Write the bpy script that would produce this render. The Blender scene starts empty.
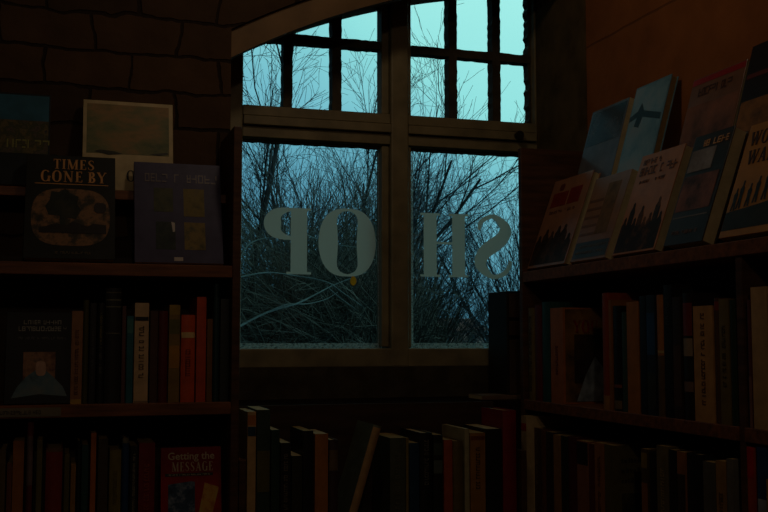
import bpy, bmesh, math, random
from mathutils import Vector, Matrix, Euler
C = bpy.context.scene.collection
SC = bpy.context.scene
rad = math.radians

# ------------------------------------------------------------------ camera, sky, lamps, exposure
EYE = 1.30
cam_d = bpy.data.cameras.new('camera'); cam_d.sensor_width = 36; cam_d.lens = 36*1050/768
cam_d.clip_start = 0.05; cam_d.clip_end = 300
cam = bpy.data.objects.new('camera', cam_d); C.objects.link(cam)
cam.location = (0, 0, EYE); cam.rotation_euler = (rad(90+4.57), 0, rad(-17.15))
SC.camera = cam
SC.view_settings.view_transform = 'Standard'; SC.view_settings.look = 'None'
SC.view_settings.exposure = 0.0; SC.view_settings.gamma = 1.0
SC.view_settings.use_curve_mapping = False
SC.cycles.use_denoising = True
SC.cycles.max_bounces = 8; SC.cycles.transparent_max_bounces = 24
SC.cycles.sample_clamp_indirect = 2.0

SKY = 1.0
LAMP = 1.15
w = bpy.data.worlds.new('sky'); SC.world = w; w.use_nodes = True
nt = w.node_tree; nt.nodes.clear()
out = nt.nodes.new('ShaderNodeOutputWorld'); bg = nt.nodes.new('ShaderNodeBackground')
tc = nt.nodes.new('ShaderNodeTexCoord'); dot = nt.nodes.new('ShaderNodeVectorMath'); dot.operation = 'DOT_PRODUCT'
dot.inputs[1].default_value = (0.45, 0.0, 1.0)
noi = nt.nodes.new('ShaderNodeTexNoise'); noi.inputs['Scale'].default_value = 3.0; noi.inputs['Detail'].default_value = 4
mad = nt.nodes.new('ShaderNodeMath'); mad.operation = 'MULTIPLY_ADD'; mad.inputs[1].default_value = 0.16
rmp = nt.nodes.new('ShaderNodeValToRGB')
els = rmp.color_ramp.elements
els[0].position = 0.20; els[0].color = (0.055, 0.20, 0.28, 1)
els[1].position = 0.60; els[1].color = (0.41, 0.92, 0.86, 1)
e = els.new(0.30); e.color = (0.10, 0.32, 0.44, 1)
e = els.new(0.40); e.color = (0.18, 0.52, 0.62, 1)
e = els.new(0.48); e.color = (0.30, 0.78, 0.77, 1)
L = nt.links
L.new(tc.outputs['Generated'], dot.inputs[0]); L.new(tc.outputs['Generated'], noi.inputs['Vector'])
L.new(noi.outputs['Fac'], mad.inputs[0]); L.new(dot.outputs['Value'], mad.inputs[2])
L.new(mad.outputs[0], rmp.inputs['Fac']); # unseen sky, high up and westward, dimmed to cut daylight on the books
sep = nt.nodes.new('ShaderNodeSeparateXYZ'); L.new(tc.outputs['Generated'], sep.inputs[0])
m1 = nt.nodes.new('ShaderNodeMapRange'); m1.interpolation_type = 'SMOOTHSTEP'
m1.inputs['From Min'].default_value = 0.36; m1.inputs['From Max'].default_value = 0.62; m1.inputs['To Min'].default_value = 1.0; m1.inputs['To Max'].default_value = 0.16
m2 = nt.nodes.new('ShaderNodeMapRange'); m2.interpolation_type = 'SMOOTHSTEP'
m2.inputs['From Min'].default_value = -0.25; m2.inputs['From Max'].default_value = 0.12; m2.inputs['To Min'].default_value = 0.18; m2.inputs['To Max'].default_value = 1.0
L.new(sep.outputs['Z'], m1.inputs['Value']); L.new(sep.outputs['X'], m2.inputs['Value'])
mm = nt.nodes.new('ShaderNodeMath'); mm.operation = 'MULTIPLY'; L.new(m1.outputs[0], mm.inputs[0]); L.new(m2.outputs[0], mm.inputs[1])
ms = nt.nodes.new('ShaderNodeMath'); ms.operation = 'MULTIPLY'; ms.inputs[1].default_value = SKY; L.new(mm.outputs[0], ms.inputs[0])
L.new(rmp.outputs['Color'], bg.inputs['Color'])
L.new(ms.outputs[0], bg.inputs['Strength'])
L.new(bg.outputs[0], out.inputs['Surface'])

def lamp(name, loc, energy, col, size):
    d = bpy.data.lights.new(name, 'POINT'); d.energy = energy; d.color = col; d.shadow_soft_size = size
    o = bpy.data.objects.new(name, d); o.location = loc; C.objects.link(o); return o
lamp('ceiling_lamp_light', (0.55, 1.95, 2.52), 2.1*LAMP, (1.0, 0.76, 0.52), 0.06)
lamp('ceiling_lamp_light', (0.05, -0.6, 2.50), 6.0*LAMP, (1.0, 0.78, 0.55), 0.06)
# sky portal in the window opening
pd = bpy.data.lights.new('window_portal', 'AREA'); pd.shape = 'RECTANGLE'; pd.size = 0.92; pd.size_y = 1.2
pd.cycles.is_portal = True
po = bpy.data.objects.new('window_portal', pd); po.location = (0.93, 3.0, 1.86); po.rotation_euler = (rad(-90), 0, 0); C.objects.link(po)

# ------------------------------------------------------------------ helpers
def lin(c):
    def f(v):
        v = v/255.0
        return v/12.92 if v <= 0.04045 else ((v+0.055)/1.055)**2.4
    return (f(c[0]), f(c[1]), f(c[2]), 1.0)

MATS = {}
def M(name, col, rough=0.55, var=0.25, scale=18.0, spec=0.4, bump=0.0, stretch=None):
    key = (name, tuple(col), rough, var, scale, spec, bump)
    if key in MATS: return MATS[key]
    m = bpy.data.materials.new(name); m.use_nodes = True
    n = m.node_tree.nodes; l = m.node_tree.links; b = n['Principled BSDF']
    base = lin(col); dark = tuple(x*(1-var) for x in base[:3])+(1,); lite = tuple(min(1, x*(1+var*0.6)) for x in base[:3])+(1,)
    t = n.new('ShaderNodeTexCoord'); mp = n.new('ShaderNodeMapping')
    if stretch: mp.inputs['Scale'].default_value = stretch
    no = n.new('ShaderNodeTexNoise'); no.inputs['Scale'].default_value = scale; no.inputs['Detail'].default_value = 5
    r = n.new('ShaderNodeValToRGB'); r.color_ramp.elements[0].position = 0.32; r.color_ramp.elements[0].color = dark
    r.color_ramp.elements[1].position = 0.68; r.color_ramp.elements[1].color = lite
    l.new(t.outputs['Object'], mp.inputs['Vector']); l.new(mp.outputs[0], no.inputs['Vector'])
    l.new(no.outputs['Fac'], r.inputs['Fac']); l.new(r.outputs[0], b.inputs['Base Color'])
    b.inputs['Roughness'].default_value = rough; b.inputs['Specular IOR Level'].default_value = spec
    if bump:
        bp = n.new('ShaderNodeBump'); bp.inputs['Strength'].default_value = bump; bp.inputs['Distance'].default_value = 0.004
        l.new(no.outputs['Fac'], bp.inputs['Height']); l.new(bp.outputs[0], b.inputs['Normal'])
    MATS[key] = m
    return m

def picture_mat(name, cols, scale=14.0, rough=0.35, seed=0.0, stretch=(1, 1, 1)):
    m = bpy.data.materials.new(name); m.use_nodes = True
    n = m.node_tree.nodes; l = m.node_tree.links; b = n['Principled BSDF']
    t = n.new('ShaderNodeTexCoord'); mp = n.new('ShaderNodeMapping'); mp.inputs['Location'].default_value = (seed, seed*1.7, seed*0.3)
    mp.inputs['Scale'].default_value = stretch
    no = n.new('ShaderNodeTexNoise'); no.inputs['Scale'].default_value = scale; no.inputs['Detail'].default_value = 6
    no.inputs['Roughness'].default_value = 0.62
    r = n.new('ShaderNodeValToRGB'); e = r.color_ramp.elements
    k = len(cols)
    e[0].position = 0.30; e[0].color = lin(cols[0]); e[1].position = 0.70; e[1].color = lin(cols[-1])
    for i in range(1, k-1):
        q = e.new(0.30+0.40*i/(k-1)); q.color = lin(cols[i])
    l.new(t.outputs['Object'], mp.inputs['Vector']); l.new(mp.outputs[0], no.inputs['Vector'])
    l.new(no.outputs['Fac'], r.inputs['Fac']); l.new(r.outputs[0], b.inputs['Base Color'])
    b.inputs['Roughness'].default_value = rough
    if rough > 0.26: b.inputs['Roughness'].default_value = 0.5; b.inputs['Specular IOR Level'].default_value = 0.22
    return m

def block_mat(name, c1, c2, mortar, bw, bh, msize, distort, bump, rot):
    m = bpy.data.materials.new(name); m.use_nodes = True
    n = m.node_tree.nodes; l = m.node_tree.links; b = n['Principled BSDF']
    t = n.new('ShaderNodeTexCoord'); mp = n.new('ShaderNodeMapping'); mp.inputs['Rotation'].default_value = rot
    no = n.new('ShaderNodeTexNoise'); no.inputs['Scale'].default_value = 5.0; no.inputs['Detail'].default_value = 4
    mx = n.new('ShaderNodeMix'); mx.data_type = 'VECTOR'; mx.blend_type if False else None
    add = n.new('ShaderNodeVectorMath'); add.operation = 'MULTIPLY_ADD'
    add.inputs[1].default_value = (distort, distort, distort)
    br = n.new('ShaderNodeTexBrick'); br.inputs['Color1'].default_value = lin(c1); br.inputs['Color2'].default_value = lin(c2)
    br.inputs['Mortar'].default_value = lin(mortar); br.inputs['Scale'].default_value = 1.0
    br.inputs['Brick Width'].default_value = bw; br.inputs['Row Height'].default_value = bh; br.inputs['Mortar Size'].default_value = msize
    br.inputs['Mortar Smooth'].default_value = 0.5
    n2 = n.new('ShaderNodeTexNoise'); n2.inputs['Scale'].default_value = 9.0; n2.inputs['Detail'].default_value = 8
    r2 = n.new('ShaderNodeMapRange'); r2.inputs['To Min'].default_value = 0.55; r2.inputs['To Max'].default_value = 1.35
    mul = n.new('ShaderNodeMix'); mul.data_type = 'RGBA'; mul.blend_type = 'MULTIPLY'; mul.inputs['Factor'].default_value = 1.0
    l.new(t.outputs['Object'], mp.inputs['Vector']); l.new(mp.outputs[0], add.inputs[2]); l.new(t.outputs['Object'], no.inputs['Vector'])
    l.new(no.outputs['Color'], add.inputs[0]); l.new(add.outputs[0], br.inputs['Vector'])
    l.new(t.outputs['Object'], n2.inputs['Vector']); l.new(n2.outputs['Fac'], r2.inputs['Value'])
    l.new(br.outputs['Color'], mul.inputs['A']); l.new(r2.outputs[0], mul.inputs['B']); l.new(mul.outputs['Result'], b.inputs['Base Color'])
    sub = n.new('ShaderNodeMath'); sub.operation = 'MULTIPLY_ADD'; sub.inputs[1].default_value = -1.2
    bp = n.new('ShaderNodeBump'); bp.inputs['Strength'].default_value = bump; bp.inputs['Distance'].default_value = 0.02
    l.new(br.outputs['Fac'], sub.inputs[0]); l.new(n2.outputs['Fac'], sub.inputs[2]); l.new(sub.outputs[0], bp.inputs['Height'])
    l.new(bp.outputs[0], b.inputs['Normal']); b.inputs['Roughness'].default_value = 0.9; b.inputs['Specular IOR Level'].default_value = 0.15
    n.remove(mx)
    return m

class MB:
    def __init__(s): s.v = []; s.f = []
    def box(s, x0, x1, y0, y1, z0, z1):
        k = len(s.v)
        s.v += [(x0,y0,z0),(x1,y0,z0),(x1,y1,z0),(x0,y1,z0),(x0,y0,z1),(x1,y0,z1),(x1,y1,z1),(x0,y1,z1)]
        s.f += [(k,k+3,k+2,k+1),(k+4,k+5,k+6,k+7),(k,k+1,k+5,k+4),(k+1,k+2,k+6,k+5),(k+2,k+3,k+7,k+6),(k+3,k,k+4,k+7)]
        return s
    def prism(s, pts, y0, y1):
        """outline in XZ (counter-clockwise seen from -Y) pushed from y0 to y1"""
        k = len(s.v); n = len(pts)
        s.v += [(x, y0, z) for x, z in pts]+[(x, y1, z) for x, z in pts]
        s.f.append(tuple(range(k, k+n))); s.f.append(tuple(range(k+2*n-1, k+n-1, -1)))
        for i in range(n):
            j = (i+1) % n
            s.f.append((k+j, k+i, k+n+i, k+n+j))
        return s
    def tube(s, pts, rs, n=4):
        k = len(s.v); m = len(pts)
        for i in range(m):
            a = pts[max(0, i-1)]; b = pts[min(m-1, i+1)]
            d = (b-a).normalized()
            u = d.cross(Vector((0.31, 0.17, 0.93)))
            if u.length < 1e-3: u = d.cross(Vector((1, 0, 0)))
            u.normalize(); v = d.cross(u)
            for q in range(n):
                an = 2*math.pi*q/n
                p = pts[i]+(u*math.cos(an)+v*math.sin(an))*rs[i]
                s.v.append((p.x, p.y, p.z))
        for i in range(m-1):
            for q in range(n):
                q2 = (q+1) % n
                s.f.append((k+i*n+q, k+i*n+q2, k+(i+1)*n+q2, k+(i+1)*n+q))
        if n > 3:
            s.f.append(tuple(range(k+n-1, k-1, -1))); s.f.append(tuple(range(k+(m-1)*n, k+m*n)))
        return s
    def build(s, name, mat, parent=None, loc=None, bevel=0.0, smooth=False):
        me = bpy.data.meshes.new(name); me.from_pydata(s.v, [], s.f); me.update()
        if mat: me.materials.append(mat)
        o = bpy.data.objects.new(name, me); C.objects.link(o)
        if parent: o.parent = parent
        if loc: o.location = loc
        if bevel:
            b = o.modifiers.new('bevel', 'BEVEL'); b.width = bevel; b.segments = 2; b.limit_method = 'ANGLE'
        if smooth:
            me.polygons.foreach_set('use_smooth', [True]*len(me.polygons))
        return o

def empty(name, loc=(0,0,0), rot=(0,0,0)):
    o = bpy.data.objects.new(name, None); C.objects.link(o); o.location = loc; o.rotation_euler = rot
    o.empty_display_size = 0.05
    return o
def tag(o, label, cat, group=None, kind=None):
    o['label'] = label; o['category'] = cat
    if group: o['group'] = group
    if kind: o['kind'] = kind
    return o
def struct(o): o['kind'] = 'structure'; return o

# pixel of the photograph -> point on a real plane of the room (used only for measuring)
F = 1050.0; PI_ = rad(4.57); AZ = rad(17.15)
def ray(px, py):
    x = (px-384)/F; y = (256-py)/F
    fw = math.cos(PI_)-y*math.sin(PI_); up = math.sin(PI_)+y*math.cos(PI_)
    return (x*math.cos(AZ)+fw*math.sin(AZ), -x*math.sin(AZ)+fw*math.cos(AZ), up)
def onY(px, py, Y):
    d = ray(px, py); t = Y/d[1]; return d[0]*t, EYE+d[2]*t
def onX(px, py, X):
    d = ray(px, py); t = X/d[0]; return d[1]*t, EYE+d[2]*t

# ------------------------------------------------------------------ materials
WOOD = M('dark_varnished_wood', (84, 54, 34), 0.5, 0.45, 9, 0.35, 0.15, (1.0, 1.0, 9.0))
WOODH = M('dark_shelf_wood', (120, 72, 38), 0.5, 0.45, 9, 0.35, 0.15, (1.0, 9.0, 9.0))
BOARD = M('brown_board', (60, 42, 28), 0.6, 0.4, 8, 0.3, 0.1, (1.0, 6.0, 6.0))
PAINT = M('aged_cream_paint', (136, 124, 92), 0.55, 0.3, 14, 0.4, 0.2)
PUTTY = M('old_putty_paint', (70, 62, 46), 0.65, 0.35, 30, 0.3, 0.3)
PAPER = M('page_paper', (196, 180, 140), 0.9, 0.12, 60, 0.1)
PAPER2 = M('yellowed_page_paper', (168, 142, 92), 0.9, 0.15, 60, 0.1)
STONE = block_mat('rubble_stone', (80, 60, 42), (60, 46, 34), (42, 32, 24), 0.21, 0.094, 0.005, 0.09, 0.6, (rad(90), 0, 0))
STONE_R = block_mat('painted_block_wall', (146, 90, 48), (138, 84, 44), (116, 72, 40), 0.47, 0.335, 0.004, 0.012, 0.35, (rad(90), 0, rad(90)))
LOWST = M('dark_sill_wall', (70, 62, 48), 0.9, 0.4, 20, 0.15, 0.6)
PLASTER = M('ceiling_plaster', (120, 100, 80), 0.9, 0.2, 8, 0.1)
FLOORM = M('floor_boards', (80, 56, 38), 0.6, 0.4, 6, 0.3, 0.1, (8, 1, 1))
BARK = M('wet_bark', (70, 68, 70), 0.9, 0.3, 12, 0.1)
BARK2 = M('grey_twig_bark', (112, 112, 120), 0.9, 0.3, 12, 0.1)
BRAMB = M('bramble_stems', (108, 100, 92), 0.9, 0.5, 4, 0.1)
PALEB = M('pale_wet_bough', (120, 122, 120), 0.8, 0.35, 10, 0.3)

# ------------------------------------------------------------------ room shell
ZC = 2.72
XL, XR, YB, YF = -1.9, 1.385, -2.4, 2.66
ACX, ACZ, AR = 1.54, 0.08, 2.318          # arch of the window opening
def arch(R, x): return ACZ+math.sqrt(R*R-(x-ACX)**2)
struct(MB().box(XL-0.2, XR+0.2, YB-0.2, 3.15, -0.15, 0).build('floor', FLOORM))
struct(MB().box(XL-0.2, XR+0.2, YB-0.2, 3.15, ZC, ZC+0.2).build('ceiling', PLASTER))
struct(MB().box(XR, XR+0.25, YB-0.2, 2.962, 0, ZC).build('wall_right', STONE_R))
struct(MB().box(XL-0.2, XL, YB-0.2, 3.15, 0, ZC).build('wall_left', STONE))
struct(MB().box(XL, XR, YB-0.2, YB, 0, ZC).build('wall_back', PLASTER))
mb = MB(); mb.box(XL, 0.408, YF, 3.0, 0, ZC)
n = 20; xs = [0.408+(XR-0.408)*i/n for i in range(n+1)]
for i in range(n):
    a, b = xs[i], xs[i+1]
    mb.prism([(a, arch(AR, a)), (b, arch(AR, b)), (b, ZC), (a, ZC)], YF, 3.0)
struct(mb.build('wall_front', STONE))
struct(MB().box(1.380, XR, 2.576, 2.888, 1.137, 2.31).build('trim_panel', M('dark_panel_plaster', (92, 76, 48), 0.9, 0.35, 12, 0.1, 0.3)))  # thin panel added over the wall's window end, in a darker, greener tone
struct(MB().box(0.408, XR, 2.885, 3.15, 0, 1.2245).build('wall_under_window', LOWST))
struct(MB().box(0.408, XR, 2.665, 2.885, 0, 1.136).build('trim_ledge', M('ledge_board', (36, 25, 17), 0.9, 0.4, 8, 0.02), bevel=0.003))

# ------------------------------------------------------------------ window
win = empty('window_1', (0, 0, 0)); struct(win)
YW0, YW1, YG = 2.895, 2.965, 2.935
rng = random.Random(5)
def jag_v(x0, x1, z0, z1, y0, y1, amp=0.0014):
    m = MB(); k = max(4, int((z1-z0)/0.012)); L_, R_ = [], []
    for i in range(k+1):
        z = z0+(z1-z0)*i/k
        L_.append((x0+rng.uniform(-amp, amp), z)); R_.append((x1+rng.uniform(-amp, amp), z))
    for i in range(k): m.prism([L_[i], R_[i], R_[i+1], L_[i+1]], y0, y1)
    return m
def jag_h(x0, x1, z0, z1, y0, y1, amp=0.0013):
    m = MB(); k = max(4, int((x1-x0)/0.012)); B_, T_ = [], []
    for i in range(k+1):
        x = x0+(x1-x0)*i/k
        B_.append((x, z0+rng.uniform(-amp, amp))); T_.append((x, z1+rng.uniform(-amp, amp)))
    for i in range(k): m.prism([B_[i], B_[i+1], T_[i+1], T_[i]], y0, y1)
    return m
MB().box(0.40, 0.479, YW0, YW1, 1.222, 2.16).build('left_jamb', PAINT, win, bevel=0.004)
MB().box(1.377, XR+0.01, YW0, YW1, 1.222, 2.39).build('right_jamb', PAINT, win, bevel=0.003)
mu = MB().box(0.912, 0.966, YW0-0.012, YW1, 1.222, 2.36).build('mullion', PAINT, win, bevel=0.005)
MB().box(0.889, 0.911, YW0+0.008, YW1-0.01, 1.28, 1.866).build('sash_stile', PAINT, win, bevel=0.003)
MB().box(0.967, 0.980, YW0+0.008, YW1-0.01, 1.278, 1.868).build('sash_stile', PAINT, win, bevel=0.003)
MB().box(0.889, 0.911, YW0+0.008, YW1-0.01, 1.961, 2.33).build('sash_stile', PAINT, win, bevel=0.003)
MB().box(0.967, 0.980, YW0+0.008, YW1-0.01, 1.961, 2.34).build('sash_stile', PAINT, win, bevel=0.003)
MB().box(0.40, XR, YW0-0.01, YW1, 1.222, 1.276).build('bottom_rail', PAINT, win, bevel=0.004)
tm = MB(); tm.box(0.479, 0.912, YW0, YW1, 1.870, 1.900); tm.box(0.479, 0.912, YW0-0.014, YW1, 1.903, 1.928); tm.box(0.479, 0.912, YW0-0.002, YW1, 1.931, 1.960)
tm.box(0.479, 0.912, YW0+0.012, YW1-0.004, 1.868, 1.958)
tm.box(0.966, 1.377, YW0, YW1, 1.870, 1.900); tm.box(0.966, 1.377, YW0-0.014, YW1, 1.903, 1.928); tm.box(0.966, 1.377, YW0-0.002, YW1, 1.931, 1.960)
tm.box(0.966, 1.377, YW0+0.012, YW1-0.004, 1.868, 1.958)
tm.build('transom', PAINT, win, bevel=0.002)
jag_h(0.479, 0.892, 1.862, 1.871, YG-0.012, YG+0.012).build('putty_line', PUTTY, win)
jag_h(0.987, 1.377, 1.862, 1.871, YG-0.012, YG+0.012).build('putty_line', PUTTY, win)
am = MB(); xs2 = [0.40+(1.40-0.40)*i/24 for i in range(25)]
for i in range(24):
    a, b = xs2[i], xs2[i+1]
    am.prism([(a, arch(2.300, a)), (b, arch(2.300, b)), (b, arch(2.36, b)), (a, arch(2.36, a))], YW0, YW1)
    am.prism([(max(a, 0.409), arch(2.2545, max(a, 0.409))), (b, arch(2.2545, b)), (b, arch(2.317, b)), (max(a, 0.409), arch(2.317, max(a, 0.409)))], 2.672, 2.70) if b < XR else None
am.build('arch_head', M('arch_wood_paint', (112, 86, 56), 0.6, 0.3, 10, 0.25, 0.15), win)
for x0, x1 in ((0.598, 0.624), (0.742, 0.770)):
    jag_v(x0, x1, 1.958, arch(2.30, (x0+x1)/2)+0.012, YG-0.02, YG+0.02).build('glazing_bar', PUTTY, win)
for x0, x1 in ((1.104, 1.131), (1.247, 1.273)):
    jag_v(x0, x1, 1.958, arch(2.30, (x0+x1)/2)+0.012, YG-0.02, YG+0.02).build('glazing_bar', PUTTY, win)
jag_h(0.552, 0.893, 2.156, 2.181, YG-0.0185, YG+0.0185).build('glazing_bar', PUTTY, win)
jag_h(0.986, 1.377, 2.153, 2.178, YG-0.0185, YG+0.0185).build('glazing_bar', PUTTY, win)
jag_v(1.370, 1.379, 1.958, 2.37, YG-0.015, YG+0.02, 0.004).build('putty_line', PUTTY, win)

def glass_mat(name, tint, gloss):
    m = bpy.data.materials.new(name); m.use_nodes = True; n = m.node_tree.nodes; l = m.node_tree.links; n.clear()
    o = n.new('ShaderNodeOutputMaterial'); t = n.new('ShaderNodeBsdfTransparent'); g = n.new('ShaderNodeBsdfGlossy')
    t.inputs['Color'].default_value = tint; g.inputs['Roughness'].default_value = 0.03
    x = n.new('ShaderNodeMixShader'); x.inputs[0].default_value = gloss
    l.new(t.outputs[0], x.inputs[1]); l.new(g.outputs[0], x.inputs[2]); l.new(x.outputs[0], o.inputs[0])
    return m
GL_UP = glass_mat('clear_glass', (0.99, 1.0, 1.0, 1), 0.02)
GL_LO = glass_mat('aged_glass', (0.93, 0.96, 0.97, 1), 0.02)
def pane(x0, x1, z0, z1, mat): return MB().box(x0, x1, YG-0.0015, YG+0.0015, z0, z1).build('pane', mat, win)
pane(0.474, 0.897, 1.270, 1.869, GL_LO); pane(0.982, 1.378, 1.270, 1.869, GL_LO)
for a, b in ((0.474, 0.606), (0.615, 0.750), (0.762, 0.897), (0.981, 1.112), (1.122, 1.255), (1.265, 1.378)):
    pane(a, b, 1.955, 2.170, GL_UP)
    m = MB(); m.prism([(a, 2.1705), (b, 2.1705), (b, max(2.172, arch(2.31, b))), (a, max(2.172, arch(2.31, a)))], YG-0.0015, YG+0.0015); m.build('pane', GL_UP, win)

def vinyl_mat(name, col, dens):
    m = bpy.data.materials.new(name); m.use_nodes = True; n = m.node_tree.nodes; l = m.node_tree.links; n.clear()
    o = n.new('ShaderNodeOutputMaterial'); d = n.new('ShaderNodeBsdfDiffuse'); t = n.new('ShaderNodeBsdfTranslucent'); tr = n.new('ShaderNodeBsdfTransparent')
    d.inputs['Color'].default_value = col; t.inputs['Color'].default_value = col
    x = n.new('ShaderNodeMixShader'); x.inputs[0].default_value = 0.5; y = n.new('ShaderNodeMixShader')
    l.new(d.outputs[0], x.inputs[1]); l.new(t.outputs[0], x.inputs[2])
    l.new(tr.outputs[0], y.inputs[1]); l.new(x.outputs[0], y.inputs[2]); l.new(y.outputs[0], o.inputs[0])
    if dens < 1:
        no = n.new('ShaderNodeTexNoise'); no.inputs['Scale'].default_value = 90; no.inputs['Detail'].default_value = 5
        r = n.new('ShaderNodeMapRange'); r.inputs['From Min'].default_value = 0.35; r.inputs['From Max'].default_value = 0.65; r.inputs['To Max'].default_value = dens
        l.new(no.outputs['Fac'], r.inputs['Value']); l.new(r.outputs[0], y.inputs[0])
    else: y.inputs[0].default_value = 1.0
    return m
VINYL = vinyl_mat('frosted_vinyl', (0.80, 0.76, 0.66, 1), 1.0)
GRIME = vinyl_mat('condensation', (0.55, 0.60, 0.58, 1), 0.85)
m = MB(); m.box(0.479, 0.892, YG-0.006, YG-0.0025, 1.2765, 1.291); m.box(0.987, 1.376, YG-0.006, YG-0.0025, 1.2765, 1.291)
m.box(0.987, 0.994, YG-0.006, YG-0.0025, 1.291, 1.868); m.box(0.886, 0.892, YG-0.006, YG-0.0025, 1.291, 1.868)
m.build('condensation', GRIME, win)
# bolt on the transom
KN = M('black_iron', (28, 24, 20), 0.5, 0.2)
b_ = MB(); b_.tube([Vector((1.312, YW0-0.014, 1.9155)), Vector((1.312, YW0-0.034, 1.9155))], [0.011, 0.013], 10); b_.build('bolt_knob', KN, win)

# ---- serif letters as stroke glyphs -------------------------------------------------
def ribbon(mb, pts, ws, y0, y1):
    m = len(pts); L_, R_ = [], []
    for i in range(m):
        a = pts[max(0, i-1)]; b = pts[min(m-1, i+1)]
        dx, dz = b[0]-a[0], b[1]-a[1]; q = math.hypot(dx, dz) or 1
        nx, nz = -dz/q, dx/q
        L_.append((pts[i][0]+nx*ws[i]/2, pts[i][1]+nz*ws[i]/2)); R_.append((pts[i][0]-nx*ws[i]/2, pts[i][1]-nz*ws[i]/2))
    for i in range(m-1): mb.prism([R_[i], R_[i+1], L_[i+1], L_[i]], y0, y1)
def cat(P, k=8):
    o = []
    for i in range(len(P)-1):
        p0 = P[max(0, i-1)]; p1 = P[i]; p2 = P[i+1]; p3 = P[min(len(P)-1, i+2)]
        for j in range(k):
            t = j/k
            o.append(tuple(0.5*((2*p1[c])+(-p0[c]+p2[c])*t+(2*p0[c]-5*p1[c]+4*p2[c]-p3[c])*t*t+(-p0[c]+3*p1[c]-3*p2[c]+p3[c])*t**3) for c in range(len(p1))))
    o.append(P[-1]); return o
TH, TN = 0.19, 0.055
def arcp(cx, cz, rx, rz, a0, a1, thick, thin, k=24):
    pts, ws = [], []
    for i in range(k+1):
        a = rad(a0+(a1-a0)*i/k)
        c = abs(math.cos(a)); ww = thin+(thick-thin)*c**1.6
        pts.append((cx+(rx-ww/2)*math.cos(a), cz+(rz-thin/2)*math.sin(a))); ws.append(ww)
    return pts, ws
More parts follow.
